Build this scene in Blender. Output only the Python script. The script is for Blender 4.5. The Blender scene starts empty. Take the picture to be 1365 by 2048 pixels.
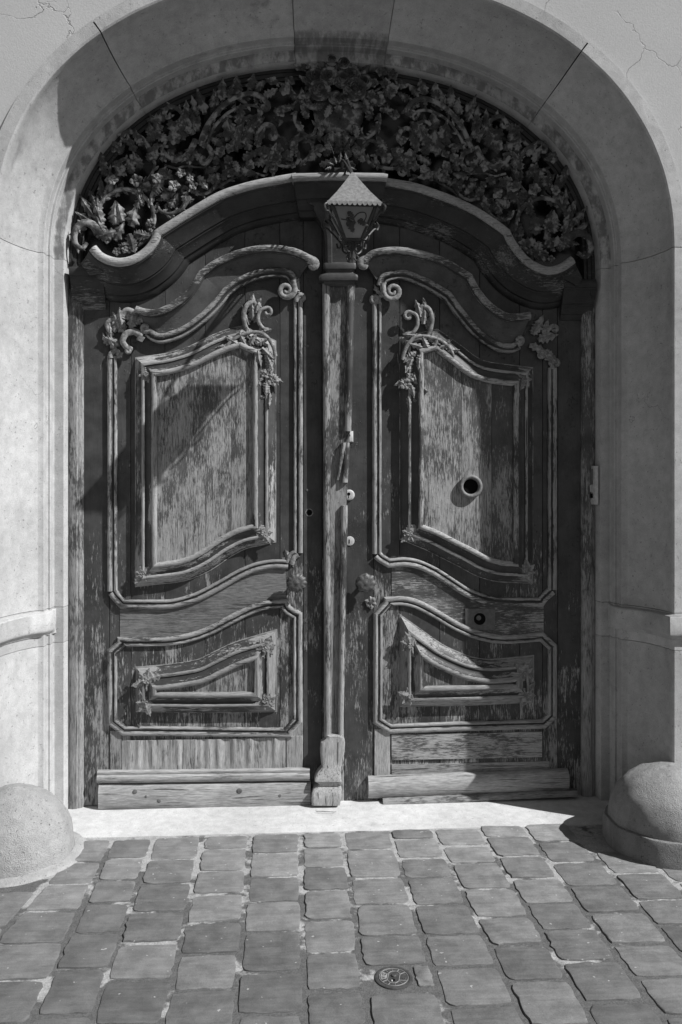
import bpy, bmesh, math, random
from mathutils import Vector, Matrix, noise
R = math.radians
random.seed(7)
sc = bpy.context.scene
col = sc.collection

# ------------------------------------------------------------------ camera, sky, sun, exposure
CX, CD, CH, YAW, FPX, HORY = -.218, 3.786, 1.447, R(3.575), 1659.0, 973.6
cam = bpy.data.cameras.new('camera'); camo = bpy.data.objects.new('camera', cam); col.objects.link(camo)
cam.sensor_fit = 'HORIZONTAL'; cam.sensor_width = 36; cam.lens = FPX/1365*36
cam.shift_y = -(1024-HORY)/1365
cam.clip_start = .05; cam.clip_end = 400
camo.location = (CX, -CD, CH); camo.rotation_euler = (R(90), 0, -YAW)
sc.camera = camo
SA, SC = 1.98, 2.14                                   # sunlight goes (-SA, 1, -SC)
world = bpy.data.worlds.new('World'); sc.world = world; world.use_nodes = True
wn = world.node_tree.nodes; wl = world.node_tree.links; wn.clear()
sky = wn.new('ShaderNodeTexSky'); sky.sky_type = 'NISHITA'; sky.sun_disc = False
sky.sun_elevation = math.atan2(SC, math.hypot(1, SA)); sky.sun_rotation = math.atan2(SA, -1)
bw = wn.new('ShaderNodeRGBToBW'); bg = wn.new('ShaderNodeBackground'); wo = wn.new('ShaderNodeOutputWorld')
bg.inputs[1].default_value = .05
wl.new(sky.outputs[0], bw.inputs[0]); wl.new(bw.outputs[0], bg.inputs[0]); wl.new(bg.outputs[0], wo.inputs[0])
sl = bpy.data.lights.new('sun', 'SUN'); sl.energy = 5.0; sl.angle = R(.55); sl.color = (1, 1, 1)
so = bpy.data.objects.new('sun', sl); col.objects.link(so)
so.rotation_euler = Vector((-SA, 1, -SC)).to_track_quat('-Z', 'Y').to_euler(); so.location = (6, -6, 8)
vs = sc.view_settings; vs.view_transform = 'Standard'; vs.look = 'None'; vs.gamma = 1; vs.exposure = 0.3
vs.use_curve_mapping = False

# ------------------------------------------------------------------ measuring the place
_r = Vector((math.cos(YAW), -math.sin(YAW), 0)); _f = Vector((math.sin(YAW), math.cos(YAW), 0)); _u = Vector((0, 0, 1))
_o = Vector((CX, -CD, CH))
KD = .585                                             # depth of the relief as drawn below, in metres per unit
KY = 1.0
def ray(px, py): return _f + _r*((px-682.5)/FPX) + _u*((HORY-py)/FPX)
def at(px, py, p=0.0):
    v = ray(px, py); t = (-p*KY-_o.y)/v.y; q = _o + v*t; return Vector((q.x, -p, q.z))
def xz(px, py, p=0.0):
    v = at(px, py, p); return (v.x, v.z)
def gnd(px, py, z=0.0):
    v = ray(px, py); t = (z-_o.z)/v.z; return _o + v*t
def catmull(pts, n=8):
    if len(pts) < 3: return list(pts)
    out = []; q = [pts[0]] + list(pts) + [pts[-1]]
    for i in range(1, len(q)-2):
        a, b, c, d = q[i-1], q[i], q[i+1], q[i+2]
        for k in range(n):
            t = k/n
            out.append(tuple(.5*((2*b[j]) + (-a[j]+c[j])*t + (2*a[j]-5*b[j]+4*c[j]-d[j])*t*t + (-a[j]+3*b[j]-3*c[j]+d[j])*t**3) for j in range(len(b))))
    out.append(tuple(pts[-1])); return out
def segs(lst, n=6):
    out = []
    for s in lst:
        c = catmull(s, n)
        if out and math.dist(out[-1][:2], c[0][:2]) < .8: c = c[1:]
        out += c
    return out
def resample(pts, n):
    L = [0]
    for a, b in zip(pts, pts[1:]): L.append(L[-1] + math.dist(a, b))
    out = []; j = 0
    for k in range(n):
        s = L[-1]*k/(n-1)
        while j < len(L)-2 and L[j+1] < s: j += 1
        d = L[j+1]-L[j]; t = 0 if d == 0 else (s-L[j])/d
        out.append(tuple(pts[j][i]*(1-t) + pts[j+1][i]*t for i in range(len(pts[0]))))
    return out

# ------------------------------------------------------------------ mesh helpers
class MB:
    def __init__(s): s.v = []; s.f = []
    def grid(s, rows, closed=False, wrap=False):
        b = len(s.v); n = len(rows[0])
        for r in rows: s.v += [tuple(x) for x in r]
        m = len(rows)
        for i in range(m if closed else m-1):
            i2 = (i+1) % m
            for j in range(n if wrap else n-1):
                j2 = (j+1) % n
                s.f.append((b+i*n+j, b+i*n+j2, b+i2*n+j2, b+i2*n+j))
        return b
    def poly(s, pts):
        b = len(s.v); s.v += [tuple(p) for p in pts]; s.f.append(tuple(range(b, b+len(pts))))
    def sweep(s, path, prof, closed=False, caps=True, side=1):
        n = len(path); rows = []
        for i in range(n):
            a = path[i-1] if (i > 0 or closed) else None
            c = path[(i+1) % n] if (i < n-1 or closed) else None
            b = path[i]
            def nrm(p, q):
                dx, dz = q[0]-p[0], q[1]-p[1]; l = math.hypot(dx, dz) or 1e-9
                return (-dz/l*side, dx/l*side)
            n0 = nrm(a, b) if a else nrm(b, c); n1 = nrm(b, c) if c else n0
            dd = 1 + n0[0]*n1[0] + n0[1]*n1[1]
            dd = max(dd, .25)
            m = ((n0[0]+n1[0])/dd, (n0[1]+n1[1])/dd)
            rows.append([(b[0]+m[0]*u, -p, b[1]+m[1]*u) for u, p in prof])
        s.grid(rows, closed=closed)
        if caps and not closed:
            s.poly(rows[0]); s.poly(rows[-1][::-1])
        return s
    def tube(s, pts, rad, sides=8, flat=1.0, caps=True):
        rows = []; n = len(pts); pts = [Vector(p) for p in pts]
        up = Vector((0, -1, 0))
        for i in range(n):
            t = (pts[min(i+1, n-1)] - pts[max(i-1, 0)])
            t = t.normalized() if t.length > 1e-9 else Vector((1, 0, 0))
            a = t.cross(up)
            a = a.normalized() if a.length > 1e-4 else t.cross(Vector((0, 0, 1))).normalized()
            b = a.cross(t).normalized(); r = rad[i] if hasattr(rad, '__len__') else rad
            rows.append([pts[i] + a*(r*math.cos(2*math.pi*k/sides)) + b*(r*flat*math.sin(2*math.pi*k/sides)) for k in range(sides)])
        s.grid(rows, wrap=True)
        if caps: s.poly(rows[0][::-1]); s.poly(rows[-1])
        return s
    def box(s, x0, x1, y0, y1, z0, z1, bev=0.0):
        if bev <= 0:
            b = len(s.v)
            s.v += [(x, y, z) for x in (x0, x1) for y in (y0, y1) for z in (z0, z1)]
            s.f += [tuple(b+i for i in q) for q in ((0, 1, 3, 2), (4, 6, 7, 5), (0, 4, 5, 1), (2, 3, 7, 6), (0, 2, 6, 4), (1, 5, 7, 3))]
            return s
        rows = []
        for y, i in ((y1, 0), (y0+bev, 0), (y0, bev)):
            rows.append([(x0+i, y, z0+i), (x1-i, y, z0+i), (x1-i, y, z1-i), (x0+i, y, z1-i)])
        s.grid(rows, wrap=True); s.poly(rows[0][::-1]); s.poly(rows[-1]); return s
    def lathe(s, prof, c, axis='z', n=24, arc=None):
        rows = []
        for r, h in prof:
            row = []
            for k in range(n):
                a = 2*math.pi*k/n
                if axis == 'z': row.append((c[0]+r*math.cos(a), c[1]+r*math.sin(a), c[2]+h))
                else: row.append((c[0]+r*math.cos(a), c[1]-h, c[2]+r*math.sin(a)))
            rows.append(row)
        s.grid(rows, wrap=True); return s
    def mesh(s, name, sharp=35, jit=0.0, scaled=True):
        me = bpy.data.meshes.new(name); me.from_pydata(s.v, [], s.f)
        bm = bmesh.new(); bm.from_mesh(me)
        bmesh.ops.remove_doubles(bm, verts=bm.verts, dist=1e-5)
        bmesh.ops.recalc_face_normals(bm, faces=bm.faces)
        if KY != 1.0 and scaled:
            for v in bm.verts: v.co.y *= KY
        if jit:
            for v in bm.verts:
                v.co += noise.noise_vector(v.co*9)*jit + noise.noise_vector(v.co*31)*jit*.5
        bm.to_mesh(me); bm.free()
        for p in me.polygons: p.use_smooth = True
        me.set_sharp_from_angle(angle=R(sharp))
        return me
    def build(s, name, mat, parent=None, sharp=35, jit=0.0):
        return obj(name, s.mesh(name, sharp, jit), mat, parent)
def grain(me, mx, mv):
    me.materials.clear(); me.materials.append(mx); me.materials.append(mv)
    V = me.vertices
    for f in me.polygons:
        best = 0; dx = dz = 0
        vs_ = list(f.vertices)
        for a, b in zip(vs_, vs_[1:]+vs_[:1]):
            d = V[a].co-V[b].co; l = d.length
            if l > best: best = l; dx, dz = abs(d.x), abs(d.z)
        f.material_index = 1 if dz > 1.6*dx else 0
INV = {}
def link(o, parent):
    col.objects.link(o)
    if parent is not None:
        o.parent = parent
        if parent.name in INV: o.matrix_parent_inverse = INV[parent.name]
    return o
def obj(name, me, mat, parent=None):
    o = bpy.data.objects.new(name, me)
    if mat is not None and not me.materials: me.materials.append(mat)
    return link(o, parent)
def thing(name, loc, label, cat, group=None):
    o = bpy.data.objects.new(name, None); o.location = loc; o.empty_display_size = .1
    col.objects.link(o); INV[o.name] = Matrix.Translation(-Vector(loc))
    o['label'] = label; o['category'] = cat
    if group: o['group'] = group
    return o
def tag(o, label, cat, group=None):
    o['label'] = label; o['category'] = cat
    if group: o['group'] = group
    return o

# ------------------------------------------------------------------ materials (the place is seen in black and white: all greys)
class NT:
    def __init__(s, name):
        s.m = bpy.data.materials.new(name); s.m.use_nodes = True; s.t = s.m.node_tree; s.t.nodes.clear()
        s.out = s.t.nodes.new('ShaderNodeOutputMaterial'); s.b = s.t.nodes.new('ShaderNodeBsdfPrincipled')
        s.t.links.new(s.b.outputs[0], s.out.inputs[0])
    def n(s, typ, ins=None, **kw):
        nd = s.t.nodes.new(typ)
        for k, v in kw.items(): setattr(nd, k, v)
        for k, v in (ins or {}).items(): s.set(nd.inputs[k], v)
        return nd
    def set(s, inp, v):
        if isinstance(v, bpy.types.NodeSocket): s.t.links.new(v, inp)
        else: inp.default_value = v
    def pos(s, scale, rnd=True):
        g = s.n('ShaderNodeNewGeometry').outputs['Position']
        if rnd:
            o = s.n('ShaderNodeObjectInfo').outputs['Random']
            c = s.n('ShaderNodeCombineXYZ', {0: s.math('MULTIPLY', o, 37.0), 1: s.math('MULTIPLY', o, 11.0), 2: s.math('MULTIPLY', o, 23.0)}).outputs[0]
            g = s.n('ShaderNodeVectorMath', {0: g, 1: c}, operation='ADD').outputs[0]
        return s.n('ShaderNodeVectorMath', {0: g, 1: scale}, operation='MULTIPLY').outputs[0]
    def math(s, op, a, b=0.0, clamp=False):
        return s.n('ShaderNodeMath', {0: a, 1: b}, operation=op, use_clamp=clamp).outputs[0]
    def noise(s, vec, scale=1.0, detail=4.0, rough=.55, dist=0.0):
        return s.n('ShaderNodeTexNoise', {'Vector': vec, 'Scale': scale, 'Detail': detail, 'Roughness': rough, 'Distortion': dist}).outputs[0]
    def ramp(s, v, a, b, lo=0.0, hi=1.0):
        return s.n('ShaderNodeMapRange', {0: v, 1: a, 2: b, 3: lo, 4: hi}, interpolation_type='SMOOTHSTEP').outputs[0]
    def mix(s, f, a, b):
        nd = s.n('ShaderNodeMix', data_type='FLOAT'); s.set(nd.inputs[0], f); s.set(nd.inputs[2], a); s.set(nd.inputs[3], b); return nd.outputs[0]
    def bump(s, h, dist=.002, strength=1.0, prev=None):
        nd = s.n('ShaderNodeBump', {'Height': h, 'Distance': dist, 'Strength': strength})
        if prev is not None: s.t.links.new(prev, nd.inputs['Normal'])
        return nd.outputs[0]
    def done(s, c, rough=.7, nrm=None, spec=.3, metal=0.0):
        s.set(s.b.inputs['Base Color'], c); s.set(s.b.inputs['Roughness'], rough)
        s.b.inputs['Specular IOR Level'].default_value = spec; s.b.inputs['Metallic'].default_value = metal
        if nrm is not None: s.t.links.new(nrm, s.b.inputs['Normal'])
        return s.m

def wood(name, axis='z', paint=.05, bare=.26, wear=.5, zref=1.0, zk=.1, flake=.5, edge=.045, pnt=0.0, gs=1.0):
    t = NT(name)
    def st(a, b): return (a, a, b) if axis == 'z' else (b, a, a)
    streak = t.noise(t.pos(st(210*gs, 26*gs)), 1, 7, .75, .1)
    fine = t.noise(t.pos(st(520, 22)), 1, 3, .6)
    patch = t.noise(t.pos(st(7, 3.2)), 1, 9, .7)
    z = t.n('ShaderNodeSeparateXYZ', {0: t.n('ShaderNodeNewGeometry').outputs['Position']}).outputs[2]
    zt = t.math('MULTIPLY', t.math('SUBTRACT', zref, z), zk)
    w = t.math('ADD', t.math('ADD', t.math('MULTIPLY', streak, .62), t.math('MULTIPLY', fine, .2)), t.math('MULTIPLY', patch, .85))
    w = t.math('ADD', t.math('ADD', w, zt), t.n('ShaderNodeMapRange', {0: t.n('ShaderNodeObjectInfo').outputs['Random'], 1: 0.0, 2: 1.0, 3: -.05, 4: .05}).outputs[0])
    if pnt:                                           # paint rubbed off the arrises
        pt = t.n('ShaderNodeNewGeometry').outputs['Pointiness']
        w = t.math('ADD', w, t.n('ShaderNodeMapRange', {0: pt, 1: .47, 2: .58, 3: -.14, 4: 1.0}).outputs[0] if False else t.math('MULTIPLY', t.n('ShaderNodeMapRange', {0: pt, 1: .46, 2: .56, 3: -.5, 4: .5}).outputs[0], pnt))
    th = .835 + (.5-wear)*.6
    mask = t.ramp(w, th-edge, th+edge)
    pv = t.math('MULTIPLY', t.math('MULTIPLY', t.ramp(t.noise(t.pos((9, 9, 9)), 1, 6, .65), .3, .7, .7, 1.35), t.ramp(fine, .3, .7, .88, 1.12)), paint)
    bv = t.math('MULTIPLY', t.math('MULTIPLY', t.ramp(fine, .28, .7, .68, 1.18), t.ramp(streak, .3, .7, .7, 1.2)), t.math('MULTIPLY', t.ramp(patch, .35, .7, .78, 1.12), bare))
    orn = t.n('ShaderNodeObjectInfo').outputs['Random']
    c = t.math('MULTIPLY', t.mix(mask, pv, bv), t.n('ShaderNodeMapRange', {0: t.math('FRACT', t.math('MULTIPLY', orn, 7.31)), 1: 0.0, 2: 1.0, 3: .84, 4: 1.16}).outputs[0])
    crack = t.ramp(t.noise(t.pos(st(120, 3.5)), 1, 4, .55, .2), .615, .645)
    crack = t.math('MULTIPLY', crack, t.math('ADD', t.math('MULTIPLY', mask, .6), .12))
    c = t.mix(crack, c, .016)
    n1 = t.bump(t.math('SUBTRACT', t.math('MULTIPLY', fine, .3), crack), .0011, .7)
    n2 = t.bump(t.math('SUBTRACT', 1.0, mask), .0004, .7, n1)
    if flake:
        fl = t.noise(t.pos((85, 85, 85)), 1, 3, .6, .5)
        n2 = t.bump(t.math('MULTIPLY', t.ramp(fl, .6, .68), t.ramp(patch, .45, .6)), .0035*flake, 1, n2)
    return t.done(c, t.mix(mask, .5, .85), n2, .28)

def stone(name, base=.5, stain=.0, pit=.5, rough_bump=.5, comb=False, band=0.0, crack=0.0, wide=False):
    t = NT(name)
    big = t.noise(t.pos((1.6, 1.6, 1.6)), 1, 6, .62)
    mid = t.noise(t.pos((22, 22, 22)), 1, 5, .65)
    fin = t.noise(t.pos((260, 260, 260)), 1, 3, .6)
    c = t.math('MULTIPLY', t.math('MULTIPLY', t.ramp(big, .3, .7, .82, 1.08), t.ramp(mid, .25, .75, .86, 1.1)), t.math('MULTIPLY', t.ramp(fin, .25, .75, .88, 1.1), base))
    c = t.math('MULTIPLY', c, t.n('ShaderNodeMapRange', {0: t.n('ShaderNodeObjectInfo').outputs['Random'], 1: 0.0, 2: 1.0, 3: .92, 4: 1.05}).outputs[0])
    if crack:
        warp = t.n('ShaderNodeVectorMath', {0: t.pos((1.7, 1.7, 1.1)), 1: t.n('ShaderNodeVectorMath', {0: t.n('ShaderNodeTexNoise', {'Vector': t.pos((8, 8, 8)), 'Scale': 1.0, 'Detail': 5.0}).outputs[1], 1: (.5, .5, .5)}, operation='MULTIPLY').outputs[0]}, operation='ADD').outputs[0]
        vo = t.n('ShaderNodeTexVoronoi', {'Vector': warp, 'Scale': 1.0}, feature='DISTANCE_TO_EDGE').outputs[0]
        cr = t.math('MULTIPLY', t.ramp(vo, .001, .0045, 1, 0), t.ramp(t.noise(t.pos((2.1, 2.1, 2.1)), 1, 3), .5, .62))
        c = t.mix(t.math('MULTIPLY', cr, crack), c, base*.3)
    sp = t.noise(t.pos((95, 95, 95)), 1, 2, .5)
    pits = t.ramp(sp, .685, .72)
    c = t.mix(t.math('MULTIPLY', pits, pit), c, base*.4)
    if stain:
        s1 = t.noise(t.pos((13, 13, 2.2)), 1, 5, .6); s2 = t.noise(t.pos((2.3, 2.3, 2.3), False), 1, 4, .6)
        m = t.math('MULTIPLY', t.ramp(s1, .5, .72), t.ramp(s2, .5, .66))
        c = t.mix(t.math('MULTIPLY', m, stain), c, base*.28)
    if band:                                          # soot and drip marks caught in the hollow of the moulding
        yy = t.n('ShaderNodeSeparateXYZ', {0: t.n('ShaderNodeNewGeometry').outputs['Position']}).outputs[1]
        bm_ = t.math('MULTIPLY', t.ramp(yy, -.072, -.068), t.ramp(yy, -.063, -.058, 1, 0))
        if wide: bm_ = t.ramp(yy, -.175, -.16)
        dr = t.noise(t.pos((24, 3, 13), False), 1, 5, .65)
        c = t.mix(t.math('MULTIPLY', t.math('MULTIPLY', bm_, t.ramp(dr, .38, .6)), band), c, base*.3)
    n = t.bump(t.math('SUBTRACT', t.math('ADD', t.math('MULTIPLY', fin, .5), t.math('MULTIPLY', mid, .8)), pits), .004*rough_bump, 1)
    if comb:
        wv = t.n('ShaderNodeTexWave', {'Vector': t.pos((1, 1, 1), False), 'Scale': 30.0, 'Distortion': .8, 'Detail': 2.0}, wave_type='BANDS', bands_direction='Z').outputs[1]
        n = t.bump(wv, .0012, .6, n)
    return t.done(c, .92, n, .15)

def plaster(name, base):
    t = NT(name)
    big = t.noise(t.pos((.9, .9, .9)), 1, 6, .6); fin = t.noise(t.pos((180, 180, 180)), 1, 3, .6)
    c = t.math('MULTIPLY', t.math('MULTIPLY', t.ramp(big, .3, .7, .9, 1.05), t.ramp(fin, .2, .8, .93, 1.06)), base)
    warp = t.n('ShaderNodeVectorMath', {0: t.pos((2.3, 2.3, 2.3)), 1: t.n('ShaderNodeVectorMath', {0: t.n('ShaderNodeTexNoise', {'Vector': t.pos((7, 7, 7)), 'Scale': 1.0, 'Detail': 5.0}).outputs[1], 1: (.55, .55, .55)}, operation='MULTIPLY').outputs[0]}, operation='ADD').outputs[0]
    vo = t.n('ShaderNodeTexVoronoi', {'Vector': warp, 'Scale': 1.0}, feature='DISTANCE_TO_EDGE').outputs[0]
    cr = t.math('MULTIPLY', t.ramp(vo, .0015, .006, 1, 0), t.ramp(t.noise(t.pos((3.1, 3.1, 3.1)), 1, 3), .46, .6))
    c = t.mix(t.math('MULTIPLY', cr, .4), c, base*.35)
    n = t.bump(t.math('SUBTRACT', t.math('MULTIPLY', fin, .35), cr), .0025, 1)
    return t.done(c, .95, n, .1)

def sett_mat():
    t = NT('sett_stone')
    rnd = t.n('ShaderNodeObjectInfo').outputs['Random']
    base = t.n('ShaderNodeMapRange', {0: rnd, 1: 0.0, 2: 1.0, 3: .115, 4: .185}).outputs[0]
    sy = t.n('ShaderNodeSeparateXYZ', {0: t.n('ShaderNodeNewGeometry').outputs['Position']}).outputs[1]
    base = t.math('MULTIPLY', base, t.n('ShaderNodeMapRange', {0: sy, 1: -1.3, 2: -.3, 3: .9, 4: 1.3}).outputs[0])     # base tone paler towards the sill, darker away from it
    big = t.noise(t.pos((14, 14, 14)), 1, 6, .65); fin = t.noise(t.pos((320, 320, 320)), 1, 3, .65)
    lay = t.noise(t.pos((9, 70, 9)), 1, 4, .6, .4)
    c = t.math('MULTIPLY', t.math('MULTIPLY', t.ramp(big, .28, .72, .78, 1.22), t.ramp(fin, .2, .8, .82, 1.18)), base)
    c = t.math('MULTIPLY', c, t.ramp(lay, .3, .7, .9, 1.1))
    spots = t.ramp(t.noise(t.pos((55, 55, 55)), 1, 1.5, .5), .735, .76)
    c = t.mix(t.math('MULTIPLY', spots, .7), c, .42)
    n = t.bump(t.math('ADD', t.math('MULTIPLY', big, 1.0), t.math('ADD', t.math('MULTIPLY', fin, .22), t.math('MULTIPLY', lay, .4))), .0035, .8)
    return t.done(c, t.ramp(big, .3, .7, .62, .82), n, .3)

def mortar_mat():
    t = NT('sand_mortar')
    big = t.noise(t.pos((5, 5, 5), False), 1, 5, .6); fin = t.noise(t.pos((240, 240, 240), False), 1, 3, .7); mid = t.noise(t.pos((40, 40, 40), False), 1, 5, .6)
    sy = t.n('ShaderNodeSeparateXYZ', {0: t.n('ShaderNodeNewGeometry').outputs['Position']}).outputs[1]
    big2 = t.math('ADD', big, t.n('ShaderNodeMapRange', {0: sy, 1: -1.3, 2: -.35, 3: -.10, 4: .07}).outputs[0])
    c = t.mix(t.ramp(big2, .46, .54), .115, .34)
    c = t.math('MULTIPLY', c, t.math('MULTIPLY', t.ramp(fin, .25, .75, .72, 1.25), t.ramp(mid, .3, .7, .85, 1.12)))
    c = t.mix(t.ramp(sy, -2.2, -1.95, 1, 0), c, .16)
    return t.done(c, .95, t.bump(t.math('ADD', fin, mid), .003, .8), .1)

def simple(name, base, rough=.6, var=.25, sc=30, bumpd=.001, spec=.3, metal=0.0, dust=0.0, dustc=.34):
    t = NT(name)
    nz = t.noise(t.pos((sc, sc, sc)), 1, 5, .6); fin = t.noise(t.pos((sc*7, sc*7, sc*7)), 1, 3, .6)
    c = t.math('MULTIPLY', t.math('MULTIPLY', t.ramp(nz, .25, .75, 1-var, 1+var), t.ramp(fin, .25, .75, 1-var*.5, 1+var*.5)), base)
    if dust: c = t.mix(t.math('MULTIPLY', t.ramp(nz, .48, .6), dust), c, dustc)
    return t.done(c, rough, t.bump(t.math('ADD', nz, t.math('MULTIPLY', fin, .4)), bumpd, 1), spec, metal)

M = dict(
    paint_v=wood('weathered_paint_vertical', 'z', 0.055, 0.290, .5, .12, .12, .8, gs=.9),
    worn_v=wood('worn_wood_vertical', 'z', 0.075, 0.300, .5, 1.62, .07, .3),
    mould_v=wood('worn_moulding_vertical', 'z', 0.052, 0.310, .33, 1.5, .07, .3, .03, .48),
    mould_x=wood('worn_moulding_horizontal', 'x', 0.052, 0.320, .33, 1.45, .07, .3, .03, .48),
    rail_x=wood('faded_rail', 'x', 0.095, 0.2, .5, 1.0, .1, .2, .12),
    frame_v=wood('worn_frame_vertical', 'z', 0.048, 0.300, .42, 1.35, .08, .3, .03, .45),
    frame_x=wood('worn_frame_horizontal', 'x', 0.048, 0.330, .44, 1.6, .06, .3, .03, .45),
    bare_v=wood('bare_wood_vertical', 'z', 0.067, 0.335, .72, .5, .05, 0),
    paint_x=wood('weathered_paint_horizontal', 'x', 0.07, 0.28, .5, .9, .10, .9),
    worn_x=wood('worn_wood_horizontal', 'x', 0.066, 0.310, .5, .95, .12, .3),
    bare_x=wood('bare_wood_horizontal', 'x', 0.09, 0.315, .7, .5, .05, 0, gs=.6),
    dark_x=wood('dark_paint_horizontal', 'x', 0.030, 0.15, .3, 2.2, .05, .9),
    dusty_x=wood('dusty_worn_roll', 'x', 0.067, 0.324, .6, 2.7, .05, .3, .03, .3),
    carved=simple('carved_wood', .2, .75, .45, 60, .0016, .25, 0, .3),
    stone=stone('limestone', .44, .3, .5, .5, crack=.55),
    stone_stained=stone('stained_limestone', .43, .6, .45, .5, False, .8),
    keystone=stone('sooty_limestone', .39, .9, .3, .6, False, .7, 0.0, True),
    guard=stone('pecked_stone', .33, .2, .35, 2.4),
    guard_base=stone('rough_stone_base', .27, .5, .5, 2.0),
    collar=stone('pale_mortar', .4, .2, .4, 1.6),
    plaster=plaster('wall_plaster', .47),
    band=stone('arch_band_stone', .52, .25, .6, .8),
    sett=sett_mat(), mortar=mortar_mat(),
    threshold=stone('worn_threshold', .53, .25, .15, .4),
    grille=simple('dusty_carved_iron', .075, .8, .5, 22, .003, .2, 0, .45, .42),
    iron=simple('dark_iron', .03, .5, .4, 60, .001, .4),
    cast=simple('cast_iron', .055, .55, .35, 90, .001, .4),
    zinc=simple('speckled_zinc', .17, .6, .3, 90, .0008, .4),
    bronze=simple('old_bronze', .1, .5, .4, 80, .0015, .5, .3),
    steel=simple('worn_steel', .45, .45, .2, 60, .0006, .4, 0),
    black=simple('black_hollow', .006, .9, .1, 20, 0.0005, .1),
    plate=simple('letter_plate_metal', .11, .55, .25, 50, .0008, .4),
    line=simple('worn_raised_metal', .26, .5, .2, 90, .0006, .4),
    interior=simple('dark_interior', .012, .95, .2, 5, .001, .1),
    button=simple('pale_button_plastic', .5, .5, .1, 50, .0003, .4),
    litter=simple('dry_litter', .12, .9, .4, 60, .001, .2),
)
t = NT('dark_pane_glass'); M['glass'] = t.done(t.math('MULTIPLY', t.ramp(t.noise(t.pos((4, 4, 4)), 1, 5), .35, .7, .3, 1.6), .02), .22, None, .5)
t = NT('frosted_lantern_glass')
_tr = t.n('ShaderNodeBsdfTranslucent', {0: (.7, .7, .7, 1)}); _df = t.n('ShaderNodeBsdfDiffuse', {0: (.36, .36, .36, 1)}); _tp = t.n('ShaderNodeBsdfTransparent', {0: (.7, .7, .7, 1)})
_m1 = t.n('ShaderNodeMixShader', {0: .6}); _m2 = t.n('ShaderNodeMixShader', {0: .18})
t.t.links.new(_tr.outputs[0], _m1.inputs[1]); t.t.links.new(_df.outputs[0], _m1.inputs[2]); t.t.links.new(_m1.outputs[0], _m2.inputs[1]); t.t.links.new(_tp.outputs[0], _m2.inputs[2]); t.t.links.new(_m2.outputs[0], t.out.inputs[0])
M['frost'] = t.m

# ------------------------------------------------------------------ the opening: arch line
HW, ZS, RISE, NE = 1.2, 2.45, .905, 2.2
def arch_pt(a):                                     # a from 0 (right spring) to pi (left spring)
    c, s_ = math.cos(a), math.sin(a)
    return (HW*math.copysign(abs(c)**(2/NE), c), ZS + RISE*max(s_, 0)**(2/NE))
ARCH = resample([arch_pt(math.pi - math.pi*k/240) for k in range(241)], 161)      # left spring -> right spring
RV = .41                                            # depth of the reveal, door face to street face

# ------------------------------------------------------------------ GROUND
pave = MB()
pave.poly([(-30, -40, -.0022), (30, -40, -.0022), (30, 3, -.0022), (-30, 3, -.0022)])
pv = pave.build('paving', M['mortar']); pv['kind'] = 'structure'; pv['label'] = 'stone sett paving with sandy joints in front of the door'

def sett(quad, zt, name='sett'):
    """quad: four corners in XY, counter-clockwise"""
    n = 8; pts = []
    for i in range(4):
        a = Vector(quad[i]); b = Vector(quad[(i+1) % 4]); nn = Vector((b-a).orthogonal()).normalized()
        for k in range(n):
            t = k/n; q = a.lerp(b, t)
            q += nn*(random.uniform(-.003, .003) + (random.random() < .12)*random.choice((-1, 1))*.003)
            if k in (0, 1, n-1):
                cc = sum((Vector(c) for c in quad), Vector((0, 0)))/4; q = q.lerp(cc, random.uniform(.035, .075) if k == 0 else random.uniform(.0, .014))
            pts.append(q)
    cc = sum(pts, Vector((0, 0)))/len(pts)
    tx, ty = random.uniform(-.014, .014), random.uniform(-.014, .014)
    m = MB(); rows = []
    for sh, z in ((1.0, -.03), (1.0, -.0025), (.992, .0), (.95, .0008)):
        rows.append([(*(cc + (q-cc)*sh), zt + z + (q-cc).x*tx + (q-cc).y*ty + (random.uniform(-.0007, .0006) if sh < 1 else 0)) for q in pts])
    m.grid(rows, wrap=True); m.poly(rows[-1])
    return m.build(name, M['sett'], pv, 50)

JX = [(150, 1700, 10, 1860), (231, 1669, 77, 2008), (310, 1670, 185, 2044), (408, 1670, 333, 2013), (502, 1670, 472, 2013), (602, 1670, 610, 2013), (687, 1670, 734, 2013),
      (782, 1670, 880, 1987), (870, 1670, 1039, 2013), (963, 1664, 1183, 2038), (1055, 1665, 1326, 2038)]
JL = []
for a, b, c, d in JX:
    p, q = gnd(a, b), gnd(c, d); JL.append((p.x, p.y, q.x, q.y))
for k in range(4):
    a = JL[-1]; JL.append((a[0]+.2, a[1], a[2]+.205, a[3]))
for k in range(4):
    a = JL[0]; JL.insert(0, (a[0]-.2, a[1], a[2]-.2, a[3]))
def jx(i, y):
    a = JL[i]; return a[0] + (a[2]-a[0])*(y-a[1])/(a[3]-a[1])
Z7 = lambda z: 1500 + z*.513
ROWS = {3: [515, 650, 790, 930],
        4: [326, 411, 494, 595, 716, 856, 1020], 5: [326, 400, 483, 572, 685, 820, 995], 6: [326, 411, 503, 611, 728, 871, 1040], 7: [324, 376, 460, 547, 657, 780, 917],
        8: [324, 396, 489, 587, 700, 859, 1022], 9: [323, 380, 456, 548, 661, 790, 940], 10: [321, 391, 504, 608, 733, 850, 957], 11: [318, 357, 430, 511, 617, 735, 864, 1025],
        12: [318, 388, 458, 560, 673, 787, 930], 13: [311, 356, 434, 525, 625, 731, 862, 1025], 14: [309, 381, 465, 561, 672, 797, 937], 15: [352, 424, 518, 624, 727, 851, 990], 16: [462, 557, 660, 800, 960]}
OFF = 0
VC = gnd(788, 1956)
nset = 0
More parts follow.
